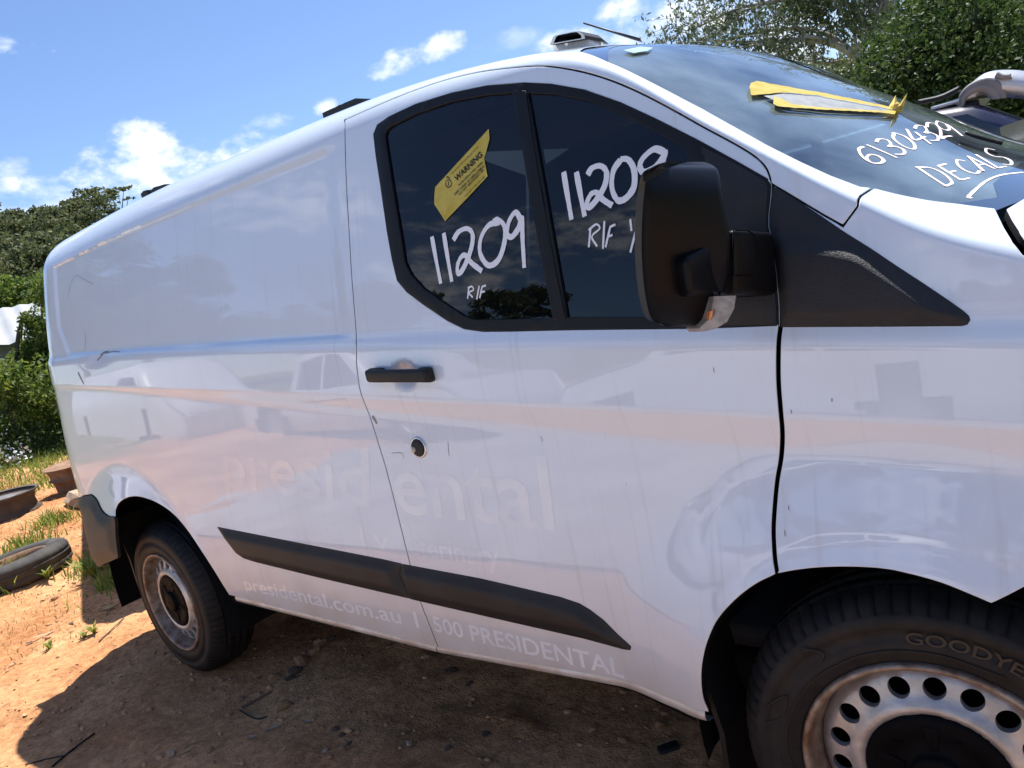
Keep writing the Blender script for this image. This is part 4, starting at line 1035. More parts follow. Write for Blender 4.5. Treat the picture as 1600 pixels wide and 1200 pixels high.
for sy_ in (.52, 1.40):
    from_bm('seat_base', box(-1.15, -.62, sy_ - .24, sy_ + .24, .72, .90, .06, 3), 'seat_cloth', cab)
    from_bm('seat_back', hexa([(-1.22, sy_ - .23, .86), (-1.05, sy_ - .23, .86), (-1.05, sy_ + .23, .86), (-1.22, sy_ + .23, .86), (-1.30, sy_ - .19, 1.46), (-1.19, sy_ - .19, 1.46), (-1.19, sy_ + .19, 1.46), (-1.30, sy_ + .19, 1.46)], .06, 4), 'seat_cloth', cab)
    from_bm('head_rest', box(-1.29, -1.19, sy_ - .12, sy_ + .12, 1.49, 1.66, .045, 3), 'seat_cloth', cab)
from_bm('cabin_floor', box(-1.3, .2, .18, 1.80, .45, .50), 'cabin_floor', cab)
mr_ = at((1010, 92), .85)
# wiper lying on the glass towards the far side
wst = on_body(zw((1255, 752), (1310, 772), (1380, 792), (1460, 812)), 1.0); wp = PO(wst[:, 0], wst[:, 1], .008)
V, Fc = tube(spline(list(wp), 6), .004, 8); new_obj('wiper_blade', V, Fc, 'black_plastic', van)
# ------------------------------------------------------------------ fast meshes
def fast_mesh(name, V, Q, m, parent=None, smooth=False):
    V = np.asarray(V, np.float32); Q = np.asarray(Q, np.int32); k = Q.shape[1]; me = bpy.data.meshes.new(name)
    me.vertices.add(len(V)); me.vertices.foreach_set('co', V.ravel()); me.loops.add(Q.size); me.loops.foreach_set('vertex_index', Q.ravel())
    me.polygons.add(len(Q)); me.polygons.foreach_set('loop_start', np.arange(0, Q.size, k, dtype=np.int32)); me.polygons.foreach_set('loop_total', np.full(len(Q), k, np.int32))
    if smooth: me.polygons.foreach_set('use_smooth', [True] * len(Q))
    for q in (m if isinstance(m, (list, tuple)) else [m]): me.materials.append(MATS[q])
    me.update(calc_edges=True); o = bpy.data.objects.new(name, me); COL.objects.link(o)
    if parent is not None: o.parent = parent
    return o
def vnoise(x, y, seed=0):
    """smooth value noise"""
    R = np.random.default_rng(seed); G = R.uniform(-1, 1, (64, 64)); xi = np.floor(x).astype(int); yi = np.floor(y).astype(int); fx = x - xi; fy = y - yi
    fx = fx * fx * (3 - 2 * fx); fy = fy * fy * (3 - 2 * fy); g = lambda a, b: G[a % 64, b % 64]
    return (g(xi, yi) * (1 - fx) + g(xi + 1, yi) * fx) * (1 - fy) + (g(xi, yi + 1) * (1 - fx) + g(xi + 1, yi + 1) * fx) * fy
def leaf_mat(name, c1, c2, trans=.35, rough=.45):
    m = bpy.data.materials.new(name); m.use_nodes = True; nt = m.node_tree; nt.nodes.clear(); N = nt.nodes.new; L = nt.links.new
    o = N('ShaderNodeOutputMaterial'); b = N('ShaderNodeBsdfPrincipled'); b.inputs['Roughness'].default_value = rough; b.inputs['Specular IOR Level'].default_value = .35
    t = N('ShaderNodeBsdfTranslucent'); g = N('ShaderNodeNewGeometry'); cr = N('ShaderNodeValToRGB'); L(g.outputs['Random Per Island'], cr.inputs[0])
    cr.color_ramp.elements[0].color = (*c1, 1); cr.color_ramp.elements[1].color = (*c2, 1)
    L(cr.outputs[0], b.inputs['Base Color']); hs = N('ShaderNodeHueSaturation'); hs.inputs['Value'].default_value = 1.3; L(cr.outputs[0], hs.inputs['Color']); L(hs.outputs[0], t.inputs[0])
    mx = N('ShaderNodeMixShader'); mx.inputs[0].default_value = trans; L(b.outputs[0], mx.inputs[1]); L(t.outputs[0], mx.inputs[2]); L(mx.outputs[0], o.inputs[0]); MATS[name] = m
leaf_mat('leaf_bush', (.04, .085, .013), (.17, .215, .038), .40, .6)
leaf_mat('leaf_dark', (.022, .052, .012), (.085, .13, .032), .3, .6)
leaf_mat('leaf_gum', (.07, .105, .05), (.17, .20, .10), .3, .5)
leaf_mat('leaf_hill', (.05, .07, .025), (.15, .16, .065), .3, .7)
leaf_mat('grass_blade', (.09, .17, .025), (.30, .34, .08), .42)
leaf_mat('straw', (.30, .22, .10), (.50, .40, .20), .2)
mat('bark_pale', (.45, .44, .42), .8, color2=(.26, .24, .22), vscale=5, bump=.4, bscale=18)
mat('bark_dark', (.06, .045, .035), .9, var=.4, vscale=6, bump=.5, bscale=20)
mat('petal', (.75, .75, .72), .6)
def leaves(centers, radii, n, size, aspect=.4, seed=0, droop=0.0, shell=.5):
    """n diamond leaves scattered through ellipsoids; returns verts, quads"""
    R = np.random.default_rng(seed); centers = np.asarray(centers, float); radii = np.asarray(radii, float)
    if radii.ndim == 1: radii = np.stack([radii] * 3, 1)
    vol = np.prod(radii, 1) ** (2 / 3); k = R.choice(len(centers), n, p=vol / vol.sum())
    d = R.normal(size=(n, 3)); d /= np.linalg.norm(d, axis=1)[:, None]; r = R.uniform(0, 1, n) ** shell; c = centers[k] + d * r[:, None] * radii[k]
    u = R.normal(size=(n, 3)); u[:, 2] -= droop * 2; u /= np.linalg.norm(u, axis=1)[:, None]; w = np.cross(u, R.normal(size=(n, 3))); w /= np.linalg.norm(w, axis=1)[:, None]
    L_ = size * R.uniform(.6, 1.3, n)[:, None]; a = u * L_ * .5; b = w * L_ * aspect * .5
    V = np.stack([c - a, c + b - a * .1, c + a, c - b - a * .1], 1).reshape(-1, 3); return V, np.arange(4 * n).reshape(n, 4)
def branch_tree(base, height, seed, r0=.2, levels=4, spread=.5, lean=(0, 0), nb=(3, 5), first=.35, up=.35):
    """recursive limbs; returns list of paths with radii and the twig ends"""
    R = np.random.default_rng(seed); limbs = []; ends = []
    def grow(p, d, L_, r, lv):
        n = 5; path = [p]; rad = [r]; q = p.copy(); dd = d.copy()
        for i in range(n):
            dd = dd + R.normal(size=3) * .13 + np.array([0, 0, .04 * up]); dd /= np.linalg.norm(dd); q = q + dd * L_ / n; path.append(q); rad.append(r * (1 - .5 * (i + 1) / n))
        limbs.append((path, rad, lv))
        if lv >= levels: ends.append(q); ends.append(path[3]); return
        m = R.integers(nb[0], nb[1] + 1)
        for j in range(m):
            k = R.uniform(first if lv == 0 else .3, 1.0); ii = min(n, max(1, int(round(k * n)))); ax = R.normal(size=3); ax -= ax @ dd * dd; ax /= np.linalg.norm(ax)
            nd = dd * (1 - spread * .6) + ax * spread * R.uniform(.7, 1.3) + np.array([0, 0, up * .5]); nd /= np.linalg.norm(nd); grow(path[ii].copy(), nd, L_ * R.uniform(.5, .75), rad[ii] * R.uniform(.5, .7), lv + 1)
        grow(path[-1].copy(), dd, L_ * .62, rad[-1], lv + 1)
    d0 = np.array([lean[0], lean[1], 1.0]); grow(np.array(base, float), d0 / np.linalg.norm(d0), height * .45, r0, 0); return limbs, np.array(ends)
def limb_mesh(limbs, name, m, parent, minr=.004):
    V = []; F3 = []
    for path, rad, lv in limbs:
        seg = 9 if lv < 2 else (5 if lv == 2 else 4); v, f = tube(path, [max(r, minr) for r in rad], seg, False); k = len(V); V += v; F3 += [tuple(i + k for i in q) for q in f]
    return fast_mesh(name, V, F3, m, parent, True)

# ------------------------------------------------------------------ ground
def slope(x, y):
    h = .058 * np.maximum(-x - 5.0, 0) ** 1.0 * np.clip((-x - 5) / 2, 0, 1)
    h = h + .11 * np.exp(-(((x + 8.1) / .9) ** 2 + ((y - 1.0) / 1.6) ** 2)) + .02 * np.maximum(y - 7, 0)
    return h
def ghz(x, y, fine=True):
    x = np.asarray(x, float); y = np.asarray(y, float)
    near = np.exp(-((x + 1.5) ** 2 + (y - 1) ** 2) / 200)
    h = slope(x, y) + .035 * vnoise(x * .8, y * .8, 1) * (np.clip(np.hypot(x + 1.4, y - 1) - 1.5, 0, 3) / 3) + .012 * vnoise(x * 2.7, y * 2.7, 2)
    if fine:
        h = h + .009 * vnoise(x * 7, y * 7, 3) + .007 * np.abs(vnoise(x * 17, y * 17, 4)) + .004 * vnoise(x * 39, y * 39, 5)
        rough = np.clip(vnoise(x * 1.3 + 9, y * 1.3, 6) + .25, 0, 1); h = h + rough * (.018 * np.maximum(vnoise(x * 11, y * 11, 8), 0) + .010 * np.maximum(vnoise(x * 25, y * 25, 9), 0))
    # tyre ruts: level pads below the wheels
    for wx in (0.0, -WB):
        for wy in (.14, 1.84): k = np.exp(-(((x - wx) / .30) ** 2 + ((y - wy) / .20) ** 2)); h = h * (1 - k) + .004 * k
    return h - .004
def soil_mat():
    m = bpy.data.materials.new('soil'); m.use_nodes = True; nt = m.node_tree; b = nt.nodes['Principled BSDF']; N = nt.nodes.new; L = nt.links.new
    tc = N('ShaderNodeTexCoord'); b.inputs['Roughness'].default_value = .95; b.inputs['Specular IOR Level'].default_value = .1
    def ns(sc, det=8, ro=.6):
        n = N('ShaderNodeTexNoise'); n.inputs['Scale'].default_value = sc; n.inputs['Detail'].default_value = det; n.inputs['Roughness'].default_value = ro; L(tc.outputs['Object'], n.inputs[0]); return n.outputs[0]
    r1 = N('ShaderNodeValToRGB'); L(ns(1.1), r1.inputs[0]); e = r1.color_ramp.elements; e[0].position = .36; e[0].color = (.48, .225, .10, 1); e[1].position = .64; e[1].color = (.80, .47, .25, 1)
    r2 = N('ShaderNodeValToRGB'); L(ns(26, 10, .7), r2.inputs[0]); e = r2.color_ramp.elements; e[0].position = .35; e[0].color = (.62, .56, .52, 1); e[1].position = .68; e[1].color = (1.2, 1.15, 1.08, 1)
    mx = N('ShaderNodeMix'); mx.data_type = 'RGBA'; mx.blend_type = 'MULTIPLY'; mx.inputs[0].default_value = 1; L(r1.outputs[0], mx.inputs[6]); L(r2.outputs[0], mx.inputs[7])
    # darker patch of earth centred under the front of the van, dead-leaf crumbs
    g = N('ShaderNodeNewGeometry'); sp = N('ShaderNodeSeparateXYZ'); L(tc.outputs['Object'], sp.inputs[0])
    def M(op, a, c=None, clamp=False):
        n = N('ShaderNodeMath'); n.operation = op; n.use_clamp = clamp
        for i, v in enumerate((a, c)):
            if v is None: continue
            if isinstance(v, (int, float)): n.inputs[i].default_value = v
            else: L(v, n.inputs[i])
        return n.outputs[0]
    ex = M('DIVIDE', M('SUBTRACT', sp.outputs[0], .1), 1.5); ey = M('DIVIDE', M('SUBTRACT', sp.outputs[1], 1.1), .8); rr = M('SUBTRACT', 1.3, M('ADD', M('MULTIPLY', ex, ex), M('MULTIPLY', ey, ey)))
    dark_patch = M('MULTIPLY', M('ADD', rr, M('MULTIPLY', M('SUBTRACT', ns(3.2), .5), 3.0), True), .26, True)
    m2 = N('ShaderNodeMix'); m2.data_type = 'RGBA'; L(dark_patch, m2.inputs[0]); L(mx.outputs[2], m2.inputs[6]); m2.inputs[7].default_value = (.075, .055, .045, 1)
    vo = N('ShaderNodeTexVoronoi'); vo.inputs['Scale'].default_value = 46; L(tc.outputs['Object'], vo.inputs[0]); sel = N('ShaderNodeMapRange'); L(vo.outputs['Distance'], sel.inputs[0]); sel.inputs[1].default_value = .16; sel.inputs[2].default_value = .10
    sv = N('ShaderNodeSeparateColor'); L(vo.outputs['Color'], sv.inputs[0]); fl = M('MULTIPLY', sel.outputs[0], M('GREATER_THAN', sv.outputs[0], .80)); cc = N('ShaderNodeValToRGB'); L(sv.outputs[1], cc.inputs[0])
    cc.color_ramp.elements[0].color = (.10, .06, .035, 1); cc.color_ramp.elements[1].color = (.55, .42, .28, 1)
    m3 = N('ShaderNodeMix'); m3.data_type = 'RGBA'; L(M('MULTIPLY', fl, .8), m3.inputs[0]); L(m2.outputs[2], m3.inputs[6]); L(cc.outputs[0], m3.inputs[7])
    # the bare yard ends in rough grass further out
    far = M('MAXIMUM', M('MAXIMUM', M('SUBTRACT', sp.outputs[1], 5.5), M('SUBTRACT', -10.5, sp.outputs[0])), M('SUBTRACT', sp.outputs[0], 6.0)); far = M('MULTIPLY', M('ADD', far, M('MULTIPLY', M('SUBTRACT', ns(.7), .5), 6.0)), .6, True)
    r4 = N('ShaderNodeValToRGB'); L(ns(6, 10, .7), r4.inputs[0]); e = r4.color_ramp.elements; e[0].position = .35; e[0].color = (.06, .085, .025, 1); e[1].position = .7; e[1].color = (.20, .21, .08, 1)
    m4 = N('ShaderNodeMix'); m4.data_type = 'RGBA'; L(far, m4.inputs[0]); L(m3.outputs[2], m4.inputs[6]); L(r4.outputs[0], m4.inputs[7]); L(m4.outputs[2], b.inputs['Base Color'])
    bp = N('ShaderNodeBump'); bp.inputs['Strength'].default_value = .8; bp.inputs['Distance'].default_value = .03; L(M('ADD', ns(34, 10, .7), M('MULTIPLY', ns(120, 6), .3)), bp.inputs['Height']); L(bp.outputs[0], b.inputs['Normal'])
    MATS['soil'] = m
soil_mat()
def build_ground():
    # one sheet, fine below and behind the van, coarse towards the horizon
    def axis(lo, hi, st, far):
        a = list(np.arange(lo, hi + st / 2, st)); g = st; x = hi
        while x < far: g *= 1.16; x += g; a.append(x)
        g = st; x = lo
        while x > -far: g *= 1.16; x -= g; a.insert(0, x)
        return np.array(a)
    xs = axis(-9.0, .9, .026, 900); ys = axis(-1.0, 2.9, .026, 900); X, Y = np.meshgrid(xs, ys, indexing='ij'); Z = ghz(X, Y)
    far = np.hypot(X, Y); Z = np.where(far > 60, np.minimum(Z, 3.2 + 0 * Z), Z)
    n, k = X.shape; V = np.stack([X, Y, Z], -1).reshape(-1, 3); I = np.arange(n * k).reshape(n, k); Q = np.stack([I[:-1, :-1], I[1:, :-1], I[1:, 1:], I[:-1, 1:]], -1).reshape(-1, 4)
    tag(fast_mesh('ground', V, Q, 'soil', None, True), kind='structure')
build_ground()
mat('bounce_gravel', (.33, .33, .335), .9, var=.25, vscale=2.2, bump=.6, bscale=25)
def yard():  # unseen gravel added to throw neutral bounce light onto the van side
    xs = np.arange(-26, 16.1, .5); ys = np.arange(-9.5, -1.25, .25); X, Y = np.meshgrid(xs, ys, indexing='ij'); Z = np.maximum(ghz(X, Y, False), 0) * .6 + .03
    n, k = X.shape; I = np.arange(n * k).reshape(n, k); Q = np.stack([I[:-1, :-1], I[1:, :-1], I[1:, 1:], I[:-1, 1:]], -1).reshape(-1, 4); tag(fast_mesh('unseen_bounce_gravel', np.stack([X, Y, Z], -1).reshape(-1, 3), Q, 'bounce_gravel', None, True), kind='structure')
yard()

# clods, stones, leaves and twigs on the soil
mat('clod', (.44, .24, .125), .95, var=.3, vscale=9, bump=.6, bscale=30); mat('clod_dark', (.13, .085, .06), .95, var=.3, vscale=9, bump=.6, bscale=30); mat('quartz', (.40, .29, .20), .8, var=.2, vscale=12)
mat('twig', (.14, .10, .07), .9); mat('twig_dark', (.02, .018, .016), .8); mat('bark_chip', (.42, .31, .22), .85, var=.2, vscale=20)
def clod_mesh(seed, m):
    bm = bmesh.new(); bmesh.ops.create_icosphere(bm, subdivisions=2, radius=1); R = np.random.default_rng(seed); k = R.normal(size=(5, 3)) * 2.6; ph = R.uniform(0, 6, 5)
    for v in bm.verts:
        p = np.array(v.co); d = 1 + .13 * sum(math.sin(float(k[i] @ p) + ph[i]) for i in range(5)); v.co = Vector(p * d * np.array([1, .8, .62]))
    me = bpy.data.meshes.new('soil_clod'); bm.to_mesh(me); bm.free(); me.materials.append(MATS[m]); return me
def pix_ground(u):
    d = pix_dir(u); lo, hi = .3, 60.
    t = np.linspace(.5, 60, 4000); X = CAM + np.outer(t, d); k = np.argmax(X[:, 2] < ghz(X[:, 0], X[:, 1])); return X[k]
clods = [clod_mesh(s, 'clod') for s in (1, 2, 3)] + [clod_mesh(s, 'clod_dark') for s in (4, 5)] + [clod_mesh(6, 'quartz')]
big = [((475, 1035), .035, 0), ((462, 1050), .028, 3), ((490, 1022), .025, 0), ((500, 1008), .03, 0), ((455, 1062), .022, 3), ((430, 1060), .026, 0), ((442, 1105), .030, 0), ((405, 1062), .016, 0), ((375, 1095), .018, 0), ((360, 1120), .02, 0), ((520, 1000), .022, 3),
       ((525, 1140), .016, 3), ((535, 1150), .014, 3), ((545, 1165), .013, 3), ((975, 1158), .014, 0), ((1028, 1110), .012, 0), ((560, 1145), .012, 0), ((700, 1170), .012, 3), ((330, 1080), .016, 0), ((345, 1065), .014, 0), ((85, 938), .03, 0), ((60, 1130), .014, 0), ((270, 1180), .02, 5), ((330, 1175), .018, 0), ((640, 1165), .011, 5), ((510, 1175), .013, 5), ((735, 1070), .018, 4), ((705, 1050), .02, 4), ((760, 1150), .02, 4)]
R = np.random.default_rng(21)
CLOD_LAB = ['reddish clod of earth by the rear tyre', 'dark lump of soil in the van\'s shadow', 'pale stone chip on the dirt']
for i, (u, r, k) in enumerate(big):
    p = pix_ground(u); o = bpy.data.objects.new('soil_clod' if k != 5 else 'stone', clods[k] if k != 0 else clods[R.integers(0, 3)]); COL.objects.link(o)
    o.location = (p[0], p[1], p[2] + r * .25); o.scale = (r * R.uniform(.8, 1.2), r, r * R.uniform(.8, 1.1)); o.rotation_euler = tuple(R.uniform(-.4, .4, 2)) + (R.uniform(0, 6.3),)
    if k == 5: tag(o, 'small pale stone lying on the dirt in the shade of the van', 'stone', 'pale stones on the dirt')
    else: tag(o, ('crumbly reddish clod of earth in the heap right of the rear tyre' if u[0] < 532 and u[1] < 1120 else 'dark crumb of earth on the shaded dirt below the driver door' if u[0] > 520 else 'small clod of earth on the dirt near the edge of the shadow'), 'clod', 'clods of earth on the dirt')
def scatter_pebbles():
    R = np.random.default_rng(4); n = 3600; base = clods[0]; me = clod_mesh(9, 'clod'); co = np.zeros(len(me.vertices) * 3, np.float32)
    bm = bmesh.new(); bmesh.ops.create_icosphere(bm, subdivisions=1, radius=1); co = np.array([v.co for v in bm.verts]); F_ = np.array([[v.index for v in f.verts] for f in bm.faces]); bm.free()
    x = R.uniform(-7.5, .5, n); y = R.uniform(-.9, 2.0, n); sz = .0035 + .010 * R.random(n) ** 4; z = ghz(x, y); V = []; 
    nz = 1 + .35 * R.normal(size=(n, len(co))); P_ = co[None] * nz[..., None] * sz[:, None, None] * np.array([1.2, 1, .7]) + np.stack([x, y, z + sz * .2], 1)[:, None]
    Q = (F_[None] + (np.arange(n) * len(co))[:, None, None]).reshape(-1, 3); tag(fast_mesh('gravel', P_.reshape(-1, 3), Q, 'clod'), kind='stuff')
scatter_pebbles()
def leaf_litter(u, L_, w, curl, m, label, cat, name, rot=None, group=None):
    p = pix_ground(u); n = 7; V = []; a = R.uniform(0, 6.3) if rot is None else rot
    for i in range(n):
        t = i / (n - 1); hw = w * math.sin(math.pi * min(max(t, .04), .97)) ** .7
        for k in (-1, 0, 1): V.append(((t - .5) * L_, k * hw * .5, .004 + curl * ((t - .5) ** 2 * 4 * .5 + (k != 0) * .35)))
    Fc = [(i * 3 + j, i * 3 + j + 1, i * 3 + j + 4, i * 3 + j + 3) for i in range(n - 1) for j in (0, 1)]
    o = new_obj(name, V, Fc, m); o.location = tuple(p + np.array([0, 0, .004])); o.rotation_euler = (0, 0, a); return tag(o, label, cat, group)
leaf_litter((173, 952), .11, .05, .022, 'leaf_dead', 'curled brown dead leaf on the sunlit dirt just left of the rear tyre', 'leaf', 'dead_leaf', .7)
leaf_litter((68, 994), .13, .022, .004, 'bark_chip', 'long pale bark strip lying on the sunlit dirt', 'bark', 'bark_strip', 1.0)
leaf_litter((112, 976), .05, .02, .006, 'clod_dark', 'small dark curled leaf on the sunlit dirt, between the bark strip and the brown leaf', 'leaf', 'dead_leaf', .2)
leaf_litter((47, 1007), .05, .03, .008, 'clod_dark', 'small dark leaf just below the pale bark strip', 'leaf', 'dead_leaf', .5)
for u in ((300, 1165), (290, 1178), (430, 1140), (395, 1155), (480, 1130), (1030, 1080), (40, 1120), (20, 1040)): leaf_litter(u, R.uniform(.03, .06), .016, .006, 'bark_chip' if R.random() < .5 else 'leaf_dead', 'small dry leaf scrap on the dirt near the van', 'leaf', 'dead_leaf', None, 'dry leaf scraps on the dirt')
def twig(us, r, m, label, name='twig', lift=.006):
    pts = [pix_ground(u) + np.array([0, 0, lift]) for u in us]; V, Fc = tube(spline(pts, 5), r, 6); tag(new_obj(name, V, Fc, m), label, 'twig')
twig([(82, 1200), (112, 1175), (148, 1148)], .004, 'twig_dark', 'thin dark stick on the dirt at the bottom edge of the van\'s shadow')
twig([(40, 1197), (75, 1188), (105, 1182)], .0025, 'twig_dark', 'fine dark twig branching off the thin dark stick')
twig([(155, 1004), (172, 988), (194, 967)], .0035, 'twig', 'straight tan twig on the sunlit dirt left of the rear tyre')
twig([(378, 1108), (400, 1096), (425, 1082)], .004, 'twig', 'brown twig among the clods in the van\'s shadow')
twig([(375, 1112), (400, 1125), (418, 1122)], .003, 'twig_dark', 'curved dark twig among the clods in the van\'s shadow')
# a scrap of black plastic below the door
pp = pix_ground((1045, 1172)); bm = box(-.03, .03, -.014, .014, 0, .016, .005); o = from_bm('plastic_clip', bm, 'black_plastic'); o.location = tuple(pp); o.rotation_euler = (.2, 0, .9); tag(o, 'scrap of black plastic clip on the dirt beside the front mud flap', 'plastic scrap')

# ------------------------------------------------------------------ grass
def grass_patch(name, n, area_fn, h, m, seed, label=None, w=.006):
    R = np.random.default_rng(seed); p = area_fn(R, n); z = ghz(p[:, 0], p[:, 1]); k = len(p); a = R.uniform(0, 6.3, k); b = R.normal(size=(k, 2)) * .45; H = h * R.uniform(.4, 1.3, k)
    c = np.stack([p[:, 0], p[:, 1], z], 1); s_ = np.stack([np.cos(a), np.sin(a), 0 * a], 1) * w; mid = c + np.stack([b[:, 0] * H * .4, b[:, 1] * H * .4, H * .6], 1); tip = c + np.stack([b[:, 0] * H, b[:, 1] * H, H], 1)
    V = np.stack([c - s_, c + s_, mid + s_ * .7, mid - s_ * .7, tip + s_ * .15, tip - s_ * .15], 1).reshape(-1, 3); i0 = np.arange(k)[:, None] * 6
    Q = np.concatenate([i0 + np.array([0, 1, 2, 3]), i0 + np.array([3, 2, 4, 5])]); return tag(fast_mesh(name, V, Q, m), kind='stuff')
def lawn(R, n):
    x = R.uniform(-26, -7.2, n * 3); y = R.uniform(-1.5, 9, n * 3); k = vnoise(x * .9, y * .9, 12) + 1.1 * np.clip((-x - 7.9) / 1.6, -1.3, .95); ok = k > .35
    return np.stack([x, y], 1)[ok][:n]
grass_patch('grass', 80000, lawn, .085, 'grass_blade', 1, w=.007)
def tufts(R, n):
    c = np.array([(-5.6, .62), (-5.2, .75), (-4.9, .55), (-6.3, .2), (-6.8, .55), (-5.9, 1.1), (-6.6, -.2), (-7.3, .2), (-7.2, .9), (-4.6, 1.2), (-7.6, 1.5), (-6.0, .1)]); k = R.integers(0, len(c), n); return c[k] + R.normal(size=(n, 2)) * .10
grass_patch('grass', 2600, tufts, .10, 'grass_blade', 2, w=.006)
def dry(R, n):
    x = R.uniform(-9, -4.2, n * 2); y = R.uniform(-1, 3, n * 2); ok = vnoise(x * 1.7, y * 1.7, 15) > -.1; return np.stack([x, y], 1)[ok][:n]
grass_patch('straw_litter', 5200, dry, .02, 'straw', 3, w=.003)
def weed(u, n, h, label):
    p = pix_ground(u); R = np.random.default_rng(int(u[0])); t = thing('weed_tuft', tuple(p), label=label, cat='weed'); 
    a = R.uniform(0, 6.3, n); V = []; Q = []
    for i in range(n):
        d = np.array([math.cos(a[i]), math.sin(a[i]), 0]); s_ = np.array([-d[1], d[0], 0]) * .006; H = h * R.uniform(.5, 1.1); k = len(V)
        V += [-s_, s_, d * H * .35 + s_ * 1.4 + (0, 0, H * .55), d * H * .35 - s_ * 1.4 + (0, 0, H * .55), d * H * .8 + (0, 0, H * .75)]; Q += [(k, k + 1, k + 2, k + 3), (k + 3, k + 2, k + 4)]
    new_obj('leaves', V, Q, 'grass_blade', t, False)
weed((148, 990), 14, .07, 'small green weed on the bare sunlit dirt left of the rear tyre'); weed((133, 996), 10, .05, 'smaller pale weed right beside the small green weed on the dirt'); weed((78, 1014), 9, .06, 'thin dry weed below the pale bark strip')
weed((150, 905), 40, .22, 'leafy green weed in the shade just behind the rear mud flap'); weed((75, 905), 24, .14, 'green weed at the foot of the old tyre')
# ------------------------------------------------------------------ scrap lying behind the van
def az_pt(u, dist):
    d = pix_dir(u); h = math.hypot(d[0], d[1]); return CAM + d * dist / h
def gz(x, y): return float(ghz(np.array([x]), np.array([y]))[0])
mat('rust', (.20, .10, .055), .85, color2=(.30, .19, .12), vscale=7, bump=.4, bscale=30); mat('rust_dark', (.05, .042, .038), .85, color2=(.11, .08, .06), vscale=9, bump=.4, bscale=30)
mat('old_tyre', (.025, .024, .023), .85, color2=(.07, .065, .06), vscale=6, bump=.15, bscale=60)
def flat_wheel(name, c, R_, w, tilt, label, cat, tyre=True):
    t = thing(name, tuple(c), label=label, cat=cat); t.rotation_euler = tilt
    def lz(prof, seg, nm, m):
        V, Fc = lathe(prof, seg); V = [(x, z, -y) for x, y, z in V]; return new_obj(nm, V, Fc, m, t)
    if tyre:
        prof = [(.60, .04), (.62, .0), (.72, -.03), (.85, -.02), (.95, .03), (.99, .08), (1.0, .14)]; pr = [(r * R_, a * R_) for r, a in prof]; ww = w
        full = pr + [(R_ * .985, .16 * R_), (R_ * .985, .175 * R_), (R_, .185 * R_), (R_, ww / 2)]; full = full + [(r, ww - a) for r, a in full[::-1]]
        V, Fc = lathe(full, 96); V = [((x * (1 - .012 * ((k // len(full)) % 3 == 0) * (abs(y - ww / 2) < ww * .38))), z * (1 - .012 * ((k // len(full)) % 3 == 0) * (abs(y - ww / 2) < ww * .38)), ww - y) for k, (x, y, z) in enumerate(V)]
        new_obj('tyre', V, [tuple(reversed(f)) for f in Fc], 'old_tyre', t)
        V, Fc = lathe([(.61, .03), (.57, .05), (.54, .15), (.52, .22), (.40, .24), (.25, .17), (.20, .22), (.02, .22)], 64); new_obj('rim', [(x * R_, z * R_, ww - y * R_) for x, y, z in V], Fc, 'rust', t)
    return t
p = pix_ground((33, 900)); g0 = p[2]
flat_wheel('old_tyre', (p[0], p[1], g0 - .02), .36, .17, (.05, -.05, .3), 'worn old tyre with a rusty rim lying flat on the dirt left of the van', 'tyre')
def brake_disc():
    p = pix_ground((8, 806)); t = thing('steel_wheel_rim', tuple(p), label='dirty steel wheel rim lying on the grass edge behind the old tyre', cat='wheel rim'); t.rotation_euler = (.0, .03, 0)
    prof = [(.30, .19), (.325, .20), (.325, .185), (.29, .165), (.275, .10), (.285, .04), (.315, .02), (.315, .0)]
    V, Fc = lathe(prof, 64); new_obj('barrel', [(x, z, y) for x, y, z in V], Fc, 'rust_dark', t); V, Fc = lathe([(.285, .155), (.20, .15), (.16, .17), (.06, .17), (.01, .165)], 64); new_obj('disc', [(x, z, y) for x, y, z in V], Fc, 'old_steel', t)
mat('old_steel', (.30, .29, .28), .45, metal=.6, color2=(.15, .11, .08), vscale=8)
brake_disc()
def rusty_stack():
    p = pix_ground((124, 762)); z0 = p[2]; t = thing('rusty_drum', (p[0], p[1], z0), label='rusty brown flanged steel drum standing on the grass behind the van', cat='drum'); t.rotation_euler = (.03, .05, 0); t.scale = (.66, .66, .66)
    prof = [(.01, .40), (.40, .415), (.415, .405), (.36, .37), (.335, .30), (.33, .235), (.36, .225), (.36, .21), (.315, .195), (.30, .10), (.295, .02), (.30, 0)]
    V, Fc = lathe(prof, 64); new_obj('drum_shell', [(x, z, y) for x, y, z in V], Fc, 'rust', t)
rusty_stack()
p = pix_ground((80, 720)); 
bm = bmesh.new(); R = np.random.default_rng(3)
pts = az_pt((128, 778), 8.2); o = bpy.data.objects.new('stone', clods[5]); COL.objects.link(o); o.location = (pts[0], pts[1], gz(pts[0], pts[1]) + .06); o.scale = (.22, .16, .12); tag(o, 'pale flat rock at the grass edge behind the van', 'rock')
# thin hose in the shade behind the bumper
hp = [az_pt(u, d) for u, d in (((130, 892), 5.6), (142, 876), (160, 862)) ] if False else None
V, Fc = tube(spline([np.array([x, y, gz(x, y) + z]) for x, y, z in ((-5.75, .62, .01), (-5.6, .70, .06), (-5.3, .82, .10), (-4.9, .95, .08), (-4.5, 1.1, .02))], 8), .012, 8)
tag(new_obj('hose', V, Fc, 'trim_rubber'), 'black rubber hose curving over the shaded dirt behind the van', 'hose')

